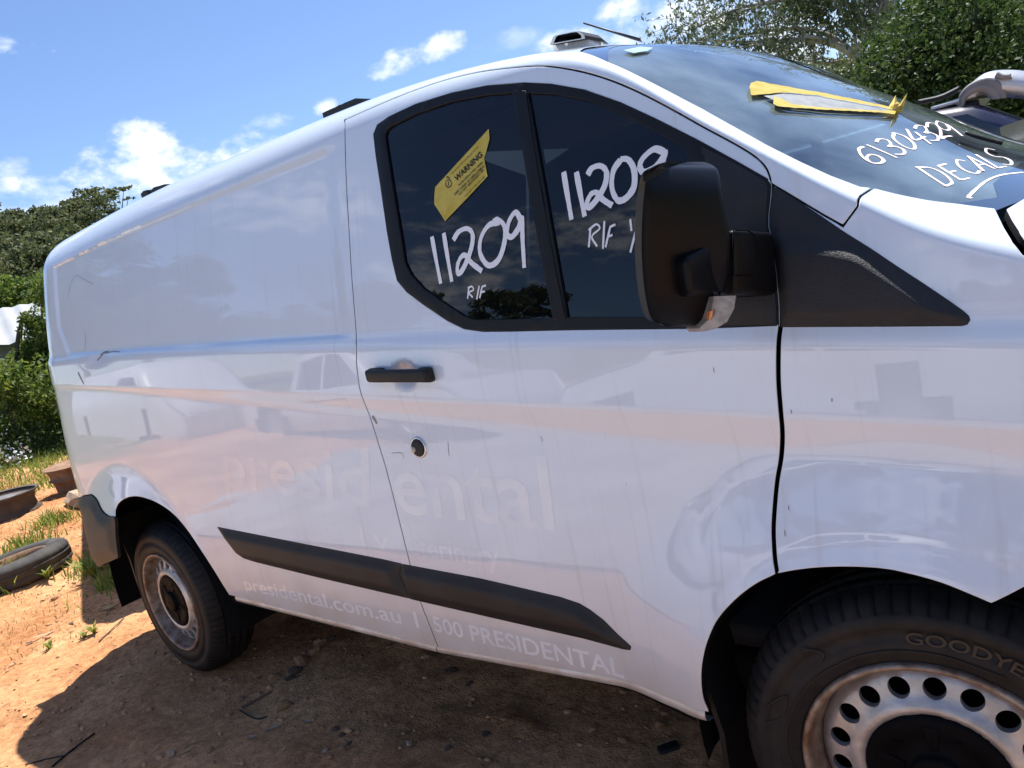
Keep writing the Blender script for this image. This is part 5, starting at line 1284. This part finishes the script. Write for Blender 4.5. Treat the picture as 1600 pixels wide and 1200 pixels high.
# ------------------------------------------------------------------ vegetation
def bush():
    p = az_pt((30, 700), 14.5); z0 = gz(p[0], p[1]); t = thing('bushy_shrub', (p[0], p[1], z0), label='big bright green shrub with several stems behind the grass at the left', cat='shrub'); R = np.random.default_rng(8)
    C = []; Rr = []
    for k in range(80):
        a = R.uniform(0, 6.3); h = R.uniform(.35, 1.45); rad = (1.7 - .28 * abs(h - 1.0)) * math.sqrt(R.uniform(.05, 1)); C.append((rad * math.cos(a) * 1.25, rad * math.sin(a) * 1.25, h)); Rr.append(R.uniform(.20, .42))
    for u, v, s in ((88, 500, 10), (80, 450, 10), (92, 430, 8), (70, 470, 9), (96, 540, 12), (62, 545, 8), (75, 560, 12), (100, 480, 10), (110, 460, 14), (45, 548, 6), (95, 415, 5), (60, 575, 14), (30, 580, 14), (85, 590, 14), (50, 500, 7), (62, 520, 7), (78, 520, 9)):
        for k in range(5): q = az_pt((u + R.normal() * s, v + R.normal() * s), 14.5 + R.normal() * .3); C.append(tuple(q - np.array([p[0], p[1], z0]))); Rr.append(R.uniform(.10, .20))
    V, Q = leaves(C, Rr, 30000, .085, .5, 3); fast_mesh('foliage', V, Q, 'leaf_bush', t)
    for k in range(6):
        x, y = R.normal(size=2) * .35; a = R.uniform(0, 6.3); pth = [(x, y, -.1), (x + .1 * math.cos(a), y + .1 * math.sin(a), .5), (x + .5 * math.cos(a), y + .5 * math.sin(a), 1.4), (x + .7 * math.cos(a), y + .7 * math.sin(a), 1.9)]
        v, f = tube(spline(pth, 5), list(np.linspace(.055, .015, 16)), 7); new_obj('stem', v, f, 'bark_dark', t)
bush()
def back_bush():
    D = 30; p = az_pt((40, 560), D); z0 = gz(p[0], p[1]); t = thing('bushy_shrub', (p[0], p[1], z0), label='yellow green leafy tree behind the tin roof at the left edge', cat='tree'); R = np.random.default_rng(18); C = []; Rr = []
    for u, v, s in ((5, 448, 9), (30, 450, 8), (55, 456, 9), (75, 444, 8), (40, 470, 10), (15, 474, 10), (62, 480, 10), (-10, 470, 12), (85, 470, 8), (20, 500, 14), (60, 510, 14), (-30, 460, 14), (90, 500, 10), (40, 540, 20), (0, 545, 20)):
        for k in range(5): q = az_pt((u + R.normal() * s, v + R.normal() * s * .8), D + R.normal()); C.append(tuple(q - np.array([p[0], p[1], z0]))); Rr.append(R.uniform(.25, .5))
    V, Q = leaves(C, Rr, 16000, .15, .5, 23); fast_mesh('foliage', V, Q, 'leaf_bush', t); v, f = tube(spline([(0, 0, -.2), (.2, .1, 1.5), (.4, .5, 3.5)], 5), list(np.linspace(.14, .04, 11)), 7); new_obj('trunk', v, f, 'bark_dark', t)
back_bush()
def low_growth():
    R = np.random.default_rng(31); C = []
    for k in range(60):
        q = az_pt((R.uniform(-120, 140), 700), R.uniform(13.2, 16.5)); C.append((q[0], q[1], gz(q[0], q[1]) + R.uniform(.05, .5)))
    V, Q = leaves(C, np.full(60, .30), 9000, .07, .5, 6); tag(fast_mesh('undergrowth', V, Q, 'leaf_dark'), kind='stuff')
    C = []
    for k in range(26):
        q = az_pt((R.uniform(-60, 60), 722), R.uniform(12.2, 13.2)); C.append((q[0], q[1], gz(q[0], q[1]) + R.uniform(.05, .3)))
    V, Q = leaves(C, np.full(26, .22), 210, .05, .8, 7); tag(fast_mesh('white_flowers', V, Q, 'petal'), kind='stuff')
low_growth()
# hills
def hill(name, cx, cy, rx, ry, h, seed):
    n = 40; V = []; Q = []
    for i in range(n + 1):
        for j in range(n + 1):
            u = -1 + 2 * i / n; v = -1 + 2 * j / n; d = max(0, 1 - u * u - v * v); V.append((cx + rx * u, cy + ry * v, h * d + .8 * math.sin(u * 9 + seed) * math.sin(v * 8) * d - .3))
    for i in range(n):
        for j in range(n): a = i * (n + 1) + j; Q.append((a, a + n + 1, a + n + 2, a + 1))
    tag(fast_mesh(name, V, Q, 'hill_soil', None, True), kind='structure')
mat('hill_soil', (.07, .075, .03), .95, var=.4, vscale=.3)
hc_ = az_pt((0, 600), 95); hill('hill', hc_[0] - 20, hc_[1] + 10, 75, 60, 13, 1); hill('hill', -30, -75, 90, 32, 8, 2); hill('hill', 60, 70, 60, 40, 5, 3)
def gum_proto(name, seed, h, cw, n, leaf, m='leaf_hill', flat=.45):
    """a whole gum tree: umbrella clumps of leaves on a forked pale trunk"""
    R = np.random.default_rng(seed); t = thing(name, (0, 0, 0)); C = []; Rr = []; lim = []
    v_, f_ = tube([(0, 0, -1), (R.normal() * .2, R.normal() * .2, h * .4), (R.normal() * .4, R.normal() * .4, h * .75)], [.22, .16, .08], 7); V = list(v_); Fc = list(f_)
    for k in range(R.integers(14, 20)):
        a = R.uniform(0, 6.3); zz = h * R.uniform(.32, .97); rad = cw * math.sqrt(R.uniform(.02, 1)) * (1.15 - .55 * zz / h); c = (rad * math.cos(a), rad * math.sin(a), zz); C.append(c); r = cw * R.uniform(.22, .40); Rr.append((r, r, r * flat))
        for q in range(3): d = R.normal(size=3) * r * .7; C.append((c[0] + d[0], c[1] + d[1], c[2] + d[2] * .5)); Rr.append((r * .6, r * .6, r * .6 * flat))
        v_, f_ = tube([(0, 0, zz * .62), (c[0] * .5, c[1] * .5, zz * .85), c], [.08, .05, .02], 5); k0 = len(V); V += v_; Fc += [tuple(i + k0 for i in f) for f in f_]
    new_obj('trunk', V, Fc, 'bark_pale', t); lv, q = leaves(C, Rr, n, leaf, .6, seed, .2, .6); fast_mesh('crown', lv, q, m, t); return t
protos = [gum_proto('hill_tree', 40 + k, h, cw, 9000, .34, 'leaf_hill', .72) for k, (h, cw) in enumerate(((9.5, 3.9), (8.5, 4.1), (10.5, 3.7), (7.5, 4.3)))]
def hill_z(x, y):
    z = gz(x, y)
    for cx, cy, rx, ry, h in ((hc_[0] - 20, hc_[1] + 10, 75, 60, 13), (-30, -75, 90, 32, 8), (60, 70, 60, 40, 5)): z = max(z, h * max(0, 1 - ((x - cx) / rx) ** 2 - ((y - cy) / ry) ** 2) - .5)
    return z
protos += [gum_proto('hill_tree', 60 + k, h, cw, 6500, .30, 'leaf_hill', .48) for k, (h, cw) in enumerate(((10, 3.6), (9, 4.0), (11, 3.3)))]
used = [0] * 7
R = np.random.default_rng(77)
def place_tree(k, x, y, top=None, group='gum trees on the hillside', label='grey green gum tree among others on the far hillside'):
    o = protos[k] if used[k] == 0 else copy_tree(protos[k]); used[k] += 1; z = hill_z(x, y); H = (9.5, 8.5, 10.5, 7.5, 10, 9, 11)[k]
    s = 1.0 if top is None else max(.5, (top - z) / H); o.location = (x, y, z); o.scale = (max(.75, min(1.3, s)), max(.75, min(1.3, s)), s); o.rotation_euler = (0, 0, R.uniform(0, 6.3)); tag(o, label, 'tree', group)
SKY = [(-40, 335), (0, 330), (22, 336), (45, 345), (62, 318), (85, 316), (105, 312), (125, 320), (142, 326), (158, 338)]
for i, (u, v) in enumerate(SKY):
    D = 62 + 5 * math.sin(i * 2.3); q = az_pt((u, v), D); place_tree(4 + i % 3, q[0], q[1], q[2], label=('gum tree with an umbrella crown on the hilltop skyline left of the photo edge' if u < 0 else 'gum tree crown on the skyline at the left edge of the photo' if u < 50 else 'gum tree crown on the skyline halfway between the photo edge and the van' if u < 100 else 'gum tree crown on the skyline nearest the van roof'))
for i in range(30):
    u = -160 + (i % 10) * 36 + R.uniform(-10, 10); row = i // 10; v = 358 + 24 * row + R.uniform(-6, 6); D = 55 - 7 * row; q = az_pt((u, v), D); place_tree(R.integers(0, 4), q[0], q[1], q[2], label=('grey green gum tree just below the hilltop skyline at the left', 'grey green gum tree halfway down the hillside at the left', 'gum tree low on the hillside just above the yellow green shrubs')[row])
tl = gum_proto('tall_tree', 91, 14, 2.0, 1500, .34, 'leaf_hill', .35); q = az_pt((172, 297), 66); z = hill_z(q[0], q[1]); tl.location = (q[0], q[1], z); tl.scale = (1, 1, (q[2] - z) / 13.6); tag(tl, 'tall thin see-through gum tree rising above the others right beside the van roof', 'tree')
for i in range(10):
    a = math.radians(8 + 72 * i / 10 + R.uniform(-3, 3)); d = R.uniform(26, 45); x, y = d * math.cos(a), d * math.sin(a); o = copy_tree(protos[R.integers(0, 4)]); o.location = (x, y, hill_z(x, y)); o.rotation_euler = (0, 0, R.uniform(0, 6.3)); s = R.uniform(.8, 1.3); o.scale = (s, s, s)
    tag(o, 'gum tree standing at the far side of the yard, outside the photo', 'tree', 'gum trees around the yard')
for i in range(26):    # wood on the other sides of the yard
    a = math.radians(190 + 178 * i / 26 + R.uniform(-3, 3)); d = R.uniform(38, 60); x, y = d * math.cos(a), d * math.sin(a); o = copy_tree(protos[R.integers(0, 4)]); o.location = (x, y, hill_z(x, y)); o.rotation_euler = (0, 0, R.uniform(0, 6.3)); s = R.uniform(.9, 1.5); o.scale = (s, s, s)
    tag(o, 'gum tree standing at the far side of the yard, outside the photo', 'tree', 'gum trees around the yard')
# spreading gum behind the van
def big_gum():
    q = az_pt((1415, 150), 15.5); z0 = gz(q[0], q[1]); t = thing('gum_tree', (q[0], q[1], z0), label='spreading gum tree with bare pale limbs and sparse leaves behind the windscreen', cat='tree')
    base = np.array([q[0], q[1], z0]); R = np.random.default_rng(5); limbs = []; ends = []; twc = []
    def P3(u, dist): return az_pt(u, dist) - base
    def limb(us, r0, r1, n_tw=9, lt=.9):
        pts = spline([P3((a, b), d) for a, b, d in us], 6); rad = np.linspace(r0, r1, len(pts)); limbs.append((list(pts), list(rad), 1))
        for k in range(n_tw):
            i = R.integers(len(pts) // 4, len(pts)); p = pts[i]; d = R.normal(size=3); d[2] = abs(d[2]) * .5 + R.uniform(-.5, .5); d /= np.linalg.norm(d); d += (pts[min(i + 1, len(pts) - 1)] - pts[i - 1]) / np.linalg.norm(pts[min(i + 1, len(pts) - 1)] - pts[i - 1]) * .8; L_ = lt * R.uniform(.5, 1.2); e1 = p + d * L_ * .5 + R.normal(size=3) * .08; e2 = e1 + d * L_ * .4 + np.array([0, 0, -.12]) + R.normal(size=3) * .1
            limbs.append(([p, e1, e2], [rad[i] * .4, rad[i] * .25, .005], 3)); twc.append(e1); twc.append(e2); ends.append(e2)
            for j in range(2):
                f = e1 + R.normal(size=3) * .32; limbs.append(([e1, (e1 + f) / 2 + R.normal(size=3) * .05, f], [.009, .006, .004], 3)); twc.append(f)
    limb([(1425, 235, 15.5), (1420, 120, 15.5), (1400, 40, 15.5), (1375, -40, 15.4), (1350, -140, 15.3)], .19, .10, 8); limb([(1418, 110, 15.5), (1430, 20, 15.8), (1440, -80, 16)], .12, .07, 6)
    limb([(1402, 45, 15.5), (1384, 10, 15.6), (1350, -30, 15.9), (1310, -90, 16.2)], .10, .05, 8); limb([(1382, 60, 15.5), (1352, 35, 15.2), (1322, 5, 15.0), (1290, -25, 14.9)], .07, .03, 10)
    limb([(1380, 118, 15.5), (1345, 93, 15.2), (1300, 68, 15.0), (1250, 62, 14.8), (1195, 66, 14.6)], .085, .03, 15); limb([(1345, 92, 15.2), (1300, 58, 15.4), (1255, 45, 15.6), (1200, 48, 15.9), (1140, 60, 16.1)], .055, .018, 15)
    limb([(1300, 66, 15.0), (1260, 58, 14.7), (1210, 82, 14.5)], .04, .014, 9); limb([(1322, 6, 15.0), (1270, -15, 14.8), (1215, 0, 14.8), (1160, 18, 14.9)], .05, .018, 12); limb([(1350, -140, 15.3), (1290, -160, 15), (1220, -130, 14.8), (1150, -70, 14.8)], .08, .02, 12)
    limb([(1215, 0, 14.8), (1150, 15, 15), (1095, 40, 15.1), (1072, 48, 15.1)], .03, .010, 9, .6); limb([(1160, 20, 14.9), (1120, 52, 15), (1090, 66, 15.1)], .02, .008, 7, .6); limb([(1375, -40, 15.4), (1330, -40, 15), (1280, -50, 14.6), (1230, -60, 14.4)], .06, .02, 12); limb([(1360, 110, 15.4), (1330, 95, 15.8), (1290, 98, 16), (1240, 92, 16.2)], .05, .015, 9)
    limb_mesh(limbs, 'trunk', 'bark_pale', t); tc_ = np.array(twc); V, Q = leaves(tc_, np.stack([np.full(len(tc_), .24), np.full(len(tc_), .24), np.full(len(tc_), .28)], 1), 9500, .105, .36, 4, .5, .8); fast_mesh('crown', V, Q, 'leaf_gum', t)
    C = [P3((1275 + 40 * R.normal(), 12 + 14 * R.normal()), 15 + .4 * R.normal()) for _ in range(12)] + [P3((1365 + 20 * R.normal(), 70 + 22 * R.normal()), 16 + .4 * R.normal()) for _ in range(10)]; V, Q = leaves(C, np.full(22, .30), 4200, .12, .26, 9, .5); fast_mesh('leaf_clump', V, Q, 'leaf_gum', t)
big_gum()
def dense_tree(us, name, label, seed, n, dist, leaf=.062, m='leaf_dark', rad=.42):
    q = az_pt(us[0], dist); z0 = gz(q[0], q[1]); base = np.array([q[0], q[1], z0]); t = thing(name, tuple(base), label=label, cat='tree'); R = np.random.default_rng(seed); C = []
    for (u, v, d, k, s) in us[1]:
        for j in range(k): C.append(az_pt((u + R.normal() * s, v + R.normal() * s * .8), d + R.normal() * .6) - base)
    C = np.array(C); C = C[C[:, 2] > .2]; V, Q = leaves(C, R.uniform(.6, 1.15, len(C)) * rad, n, leaf, .55, seed, .1, .45); fast_mesh('crown', V, Q, m, t)
    for k in range(4): a = R.uniform(0, 6.3); v, f = tube(spline([(0, 0, -.2), (.2 * math.cos(a), .2 * math.sin(a), 1.2), (.9 * math.cos(a), .9 * math.sin(a), 3.0)], 5), list(np.linspace(.12, .03, 11)), 7); new_obj('trunk', v, f, 'bark_dark', t)
dense_tree(((1500, 200), [(1400, 100, 11, 22, 16), (1440, 60, 11, 26, 22), (1490, 30, 11.3, 34, 28), (1550, 60, 11.3, 34, 30), (1600, 70, 11.3, 30, 30), (1480, 110, 11, 32, 26), (1560, 120, 11.4, 28, 26), (1660, 60, 11.6, 30, 40), (1380, 140, 11, 14, 16), (1430, 150, 11, 22, 22), (1540, 180, 11, 26, 40), (1640, 150, 11.4, 24, 40), (1500, -5, 11.4, 16, 18)]), 'dense_tree', 'dense dark green leafy tree at the right edge behind the neighbouring car', 12, 74000, 11.2)
dense_tree(((1310, 200), [(1330, 112, 17, 10, 12), (1300, 130, 17, 12, 14), (1260, 125, 18, 8, 14), (1345, 140, 16, 10, 12)]), 'olive_shrub', 'dull olive shrub below the gum tree, left of the dense tree', 14, 5000, 17, .10, 'leaf_gum', .35)

# ------------------------------------------------------------------ sheds
mat('tin_roof', (.33, .34, .35), .5, metal=.1, var=.08, vscale=2); mat('tin_wall', (.16, .17, .19), .7, var=.2, vscale=2); mat('grey_roof', (.34, .35, .37), .6, var=.1, vscale=2); mat('cladding', (.22, .24, .27), .7, var=.1, vscale=2)
def shed(name, c, ang, L_, Wd, hw, hr, label, roof='tin_roof', wall='tin_wall'):
    t = thing(name, tuple(c), ang, label=label, cat='shed')
    from_bm('wall', box(-L_ / 2, L_ / 2, -Wd / 2, Wd / 2, -.5, hw), wall, t, False)
    n = int(L_ / .09); 
    for sgn in (-1, 1):
        V = []; Q = []
        for i in range(n + 1):
            x = -L_ / 2 - .3 + (L_ + .6) * i / n; dz = .022 * math.cos(i * math.pi * .5)
            V += [(x, sgn * (Wd / 2 + .4), hw - .05 + dz), (x, 0, hr + dz)]
        for i in range(n): Q.append((2 * i, 2 * i + 2, 2 * i + 3, 2 * i + 1))
        fast_mesh('roof', V, Q, roof, t, True)
    return t
q = az_pt((-25, 520), 24); shed('tin_shed', (q[0], q[1], .9), math.radians(75), 9, 5, 1.7, 2.75, 'white corrugated tin roof of a shed behind the shrub at the left edge')
q = az_pt((1300, 110), 24); shed('grey_shed', (q[0], q[1], gz(q[0], q[1])), math.radians(10), 7, 5, 4.2, 4.75, 'low grey shed roof showing under the gum tree', 'grey_roof', 'cladding')
q = az_pt((1598, 30), 20); t = thing('clad_building', (q[0] + 1.4, q[1], gz(q[0], q[1])), .1, label='corner of a grey clad building above the dense tree at the right edge', cat='building')
for k in range(14): from_bm('cladding_board', box(-2, 2, -2 + .004 * (k % 2), 2, .42 * k, .42 * k + .40, .01), 'cladding', t, False)

# ------------------------------------------------------------------ other vehicles in the yard
mat('car_white', (.72, .73, .74), .35, coat=1.0); mat('car_dark', (.012, .016, .05), .35, coat=1.0); mat('car_silver', (.42, .44, .47), .35, metal=.5, coat=1.0); mat('lamp_glass', (.7, .72, .74), .1); mat('lamp_red', (.35, .02, .02), .2); mat('car_tyre', (.02, .02, .02), .8); mat('car_rim', (.4, .4, .41), .4, metal=.7); mat('car_cabin', (.012, .012, .014), .9)
mat('bumper_silver', (.55, .57, .60), .35, metal=.3, coat=.8, var=.1, vscale=5); mat('bumper_grey', (.20, .20, .21), .6, var=.15, vscale=6)
def car(name, loc, rz, paint, L_, Wd, prof, belt, glass, label, wheels, wr=.33, cat='car', group=None, tray=None):
    """prof: (x, z) of the top line from tail to nose; belt: height where the glasshouse leans in; glass: lists of (x, z) side windows"""
    t = thing(name, loc, rz, label=label, cat=cat, group=group); xs = np.unique(np.concatenate([np.linspace(-L_ / 2, L_ / 2, 70)])); top = np.interp(xs, [p[0] for p in prof], [p[1] for p in prof]); hw = Wd / 2
    def half(x): e = np.clip((abs(x) - (L_ / 2 - .35)) / .35, 0, 1); return hw * (1 - .16 * e * e)
    def sect(x, tp):
        w = half(x); lo = .24; b = min(belt, tp - .06); inn = .0 if tp <= belt + .1 else .30 * (tp - belt) * .8
        return [(w * .9, lo), (w * .985, lo + .10), (w, .5), (w * .995, b - .22), (w * .975, b - .05), (w * .955, b), (w * .955 - inn * .5, (b + tp) / 2), (w * .955 - inn * .92, tp - .05), (w * .955 - inn - .10, tp - .005), (w * .5, tp + .012), (0, tp + .018)]
    V = []; m = 11
    for x, tp in zip(xs, top):
        s_ = sect(x, tp); V += [(x, -y, z) for y, z in s_] + [(x, y, z) for y, z in s_[::-1][1:]]
    n = 2 * m - 1; Q = []
    arch = lambda x, z: any((x - w) ** 2 + (z - wr) ** 2 < (wr + .07) ** 2 for w in wheels)
    for i in range(len(xs) - 1):
        for j in range(n - 1):
            c = np.mean([V[i * n + j], V[i * n + j + 1], V[(i + 1) * n + j], V[(i + 1) * n + j + 1]], 0)
            if arch(c[0], c[2]) and abs(c[1]) > hw * .6: continue
            Q.append((i * n + j, (i + 1) * n + j, (i + 1) * n + j + 1, i * n + j + 1))
    new_obj('body', V, Q + [tuple(range(n)), tuple(range(len(V) - 1, len(V) - n - 1, -1))], paint, t)
    def side_y(x, z): s_ = sect(x, float(np.interp(x, xs, top))); return float(np.interp(z, [q[1] for q in s_[:8]], [q[0] for q in s_[:8]]))
    for g in glass:
        for sg in (-1, 1):
            gp = densify(g, .12); Vg = [(x, sg * (side_y(x, z) + .006), z) for x, z in gp]; ctr = np.mean(Vg, 0); k = len(Vg); Vg.append(tuple(ctr)); f = [(i, (i + 1) % k, k) for i in range(k)]; new_obj('window', Vg, f, 'car_window', t, False)
    for w in wheels:
        for sg in (-1, 1):
            V_, F_ = lathe([(.21, .02), (.24, 0), (wr - .03, .01), (wr, .05), (wr, .18), (wr - .03, .21)], 40); wt_ = new_obj('wheel', [(x + w, sg * (-hw + .03 + y) * 1.0 if sg > 0 else (hw - .03 - y), z + wr) for x, y, z in V_], F_, 'car_tyre', t)
            V_, F_ = lathe([(.215, .02), (.20, .03), (.18, .06), (.06, .03), (.01, .025)], 40); new_obj('rim', [(x + w, (-hw + .03 + y) if sg > 0 else (hw - .03 - y), z + wr) for x, y, z in V_], F_, 'car_rim', wt_)
    zf = float(np.interp(L_ / 2 - .05, xs, top))
    for sg in (-1, 1):
        from_bm('headlight', box(L_ / 2 - .22, L_ / 2 + .012, sg * hw * .62 - .18, sg * hw * .62 + .18, zf - .24, zf - .08, .04), 'lamp_glass', t); from_bm('tail_lamp', box(-L_ / 2 - .012, -L_ / 2 + .12, sg * hw * .74 - .09, sg * hw * .74 + .09, belt - .28, belt - .02, .03), 'lamp_red', t)
    return t
m_ = mat('car_window', (.012, .016, .02), .06, spec=.7, coat=1.0)
HATCH = [(-2.1, .62), (-2.06, 1.05), (-1.75, 1.40), (-1.2, 1.50), (-.2, 1.52), (.25, 1.47), (.95, 1.02), (1.3, .97), (1.9, .86), (2.1, .66)]
SUV = [(-2.3, .70), (-2.26, 1.15), (-2.0, 1.62), (-1.5, 1.70), (-.2, 1.715), (.25, 1.66), (.95, 1.16), (1.3, 1.10), (2.05, 1.0), (2.3, .70)]
VAN2 = [(-2.5, .60), (-2.48, 1.9), (-2.3, 2.0), (.7, 2.0), (1.1, 1.85), (1.75, 1.25), (2.2, 1.05), (2.5, .70)]
UTE = [(-2.6, .98), (-2.55, 1.10), (-.95, 1.10), (-.90, 1.60), (-.7, 1.72), (.1, 1.74), (.4, 1.68), (1.0, 1.16), (1.4, 1.12), (2.3, 1.02), (2.6, .72)]
HW_ = [[(-1.65, 1.08), (-1.5, 1.34), (-.75, 1.40), (-.75, 1.03)], [(-.68, 1.03), (-.68, 1.41), (.15, 1.38), (.70, 1.02)]]
SW_ = [[(-2.05, 1.22), (-1.85, 1.56), (-1.2, 1.62), (-1.2, 1.20)], [(-1.12, 1.20), (-1.12, 1.63), (-.25, 1.64), (-.25, 1.18)], [(-.18, 1.18), (-.18, 1.64), (.2, 1.60), (.74, 1.16)]]
VW_ = [[(.15, 1.25), (.15, 1.80), (.85, 1.78), (1.35, 1.28)]]
UW_ = [[(-.80, 1.18), (-.72, 1.56), (-.15, 1.60), (-.15, 1.15)], [(-.08, 1.15), (-.08, 1.60), (.28, 1.56), (.80, 1.16)]]
_d = np.array([-.943, .333]); _p = CAM[:2] + _d * 7.75 + np.array([.333, .943]) * 1.0
car('parked_van', (float(_p[0]), float(_p[1]), gz(_p[0], _p[1])), math.atan2(_d[1], _d[0]), 'car_white', 4.9, 1.9, VAN2, 1.15, VW_, 'white van parked behind the foreground van, only its shadow showing', (-1.5, 1.5), cat='van')
q = az_pt((92, 690), 13.0); car('parked_car', (q[0] + 2.0, q[1] + 1.15, gz(q[0], q[1])), math.radians(175), 'car_white', 4.1, 1.7, HATCH, .98, HW_, 'white car whose nose just shows past the rear corner of the van', (-1.25, 1.25), .30)
# neighbour on the far side, dark, with a silver bumper cover laid on its roof
q = az_pt((1560, 190), 6.6); nb = car('parked_car', (q[0] - .35, q[1] + .05, .0), math.radians(6), 'car_dark', 4.5, 1.8, SUV, 1.14, SW_, 'dark car on the far side of the van with a silver bumper on its roof', (-1.4, 1.4), .34)
def bumper():
    D = 6.2; c = az_pt((1560, 150), D); t = thing('bumper_cover', tuple(c), label='silver car bumper cover with grey plastic arch lying on the roof of the dark car', cat='car part')
    bot = spline([(1497, 168), (1515, 158), (1540, 153), (1568, 152), (1610, 158), (1680, 182), (1790, 225)], 6); top = spline([(1500, 147), (1516, 131), (1540, 114), (1572, 109), (1615, 114), (1690, 140), (1800, 185)], 6); V = []; Q = []
    for b, a in zip(bot, top):
        m_ = (a + b) / 2; P0 = az_pt(b, D - .02); P1 = az_pt(m_ * .6 + b * .4, D - .13); P2 = az_pt(m_ * .5 + a * .5, D - .10); P3 = az_pt(a, D); P4 = az_pt(a, D) + np.array([.03, .20, -.02]); P5 = az_pt(a, D) + np.array([.05, .38, -.10])
        V += [tuple(q - c) for q in (P0, P1, P2, P3, P4, P5)]
    n = len(bot)
    for i in range(n - 1):
        for k in range(5): Q.append((i * 6 + k, (i + 1) * 6 + k, (i + 1) * 6 + k + 1, i * 6 + k + 1))
    new_obj('bumper_shell', V, Q, 'bumper_silver', t).modifiers.new('s', 'SOLIDIFY').thickness = .012
    def strip(us, w, d, m, nm, hgt=0.0):
        sp = spline(us, 6); V = []; tg = np.gradient(sp, axis=0); tg /= np.linalg.norm(tg, axis=1)[:, None]
        for q, g in zip(sp, tg):
            nn = np.array([-g[1], g[0]]) * w
            V += [tuple(az_pt(q + nn, d) - c), tuple(az_pt(q + nn * .4, d - .04) - c), tuple(az_pt(q - nn * .4, d - .04) - c), tuple(az_pt(q - nn, d) - c)]
        Q = [(4 * i + k, 4 * i + k + 1, 4 * i + k + 5, 4 * i + k + 4) for i in range(len(sp) - 1) for k in range(3)]
        new_obj(nm, V, Q, m, t).modifiers.new('s', 'SOLIDIFY').thickness = .008
    oa = spline([(1496, 169), (1499, 148), (1515, 131), (1540, 121), (1560, 126), (1570, 139), (1573, 153)], 6); ia = spline([(1507, 166), (1510, 156), (1518, 149), (1528, 146), (1538, 148), (1544, 152), (1548, 156)], 6); V = []; Q = []
    for a, b in zip(oa, ia):
        for k, d in ((0, -.115), (.3, -.15), (.36, -.142), (.42, -.15), (.8, -.15), (1.0, -.12), (1.0, .05)): V.append(tuple(az_pt(a + (b - a) * k, D + d) - c))
    for i in range(len(oa) - 1):
        for k in range(6): Q.append((7 * i + k, 7 * i + k + 1, 7 * i + k + 8, 7 * i + k + 7))
    new_obj('arch_trim', V, Q, 'bumper_grey', t)
    strip([(1556, 116), (1566, 120), (1580, 119)], 3.0, D - .09, 'bumper_grey', 'fog_lamp_recess')
    strip([(1435, 160), (1470, 152), (1500, 138)], 2.5, D - .05, 'black_plastic', 'trim_strip'); strip([(1455, 170), (1490, 160), (1525, 148)], 2.2, D - .08, 'bumper_silver', 'trim_strip'); strip([(1448, 176), (1490, 168), (1530, 160)], 3.0, D - .06, 'black_plastic', 'trim_strip')
nb.scale = (1, 1, 1.05)
bumper()
# its pale green door glass and pillar, standing open beside the dark cabin
mat('pale_glass', (.16, .22, .20), .08, spec=.7, coat=1.0)
dg = [az_pt(u, 5.75) for u in ((1562, 199), (1605, 184), (1640, 180), (1640, 222), (1600, 221), (1566, 226))]
og = new_obj('opened_window', [tuple(q) for q in dg] + [tuple(q + np.array([.01, .02, 0])) for q in dg], [(0, 1, 2, 3, 4, 5), (11, 10, 9, 8, 7, 6)] + [(i, i + 6, (i + 1) % 6 + 6, (i + 1) % 6) for i in range(6)], 'pale_glass', nb, False); og.matrix_parent_inverse = nb.matrix_basis.inverted()
# row of vehicles behind the photographer, seen mirrored in the paint and the glass
car('parked_ute', (-7.6, -5.4, 0), math.radians(4), 'car_white', 5.2, 1.85, UTE, 1.12, UW_, 'white dual cab ute in the row facing the van, seen mirrored in its side', (-1.55, 1.55), .37, 'ute')
car('parked_car', (-2.3, -5.6, 0), math.radians(183), 'car_white', 4.1, 1.7, HATCH, .98, HW_, 'white hatchback in the row facing the van, seen mirrored in its side', (-1.25, 1.25), .30)
car('parked_car', (2.6, -5.3, 0), math.radians(-3), 'car_silver', 4.5, 1.8, SUV, 1.14, SW_, 'silver car in the row facing the van, seen mirrored in its side', (-1.4, 1.4), .34)
car('parked_van', (-13.2, -5.0, 0), math.radians(2), 'car_white', 4.9, 1.9, VAN2, 1.15, VW_, 'white van at the far end of the row facing the photographed van', (-1.5, 1.5), cat='van')
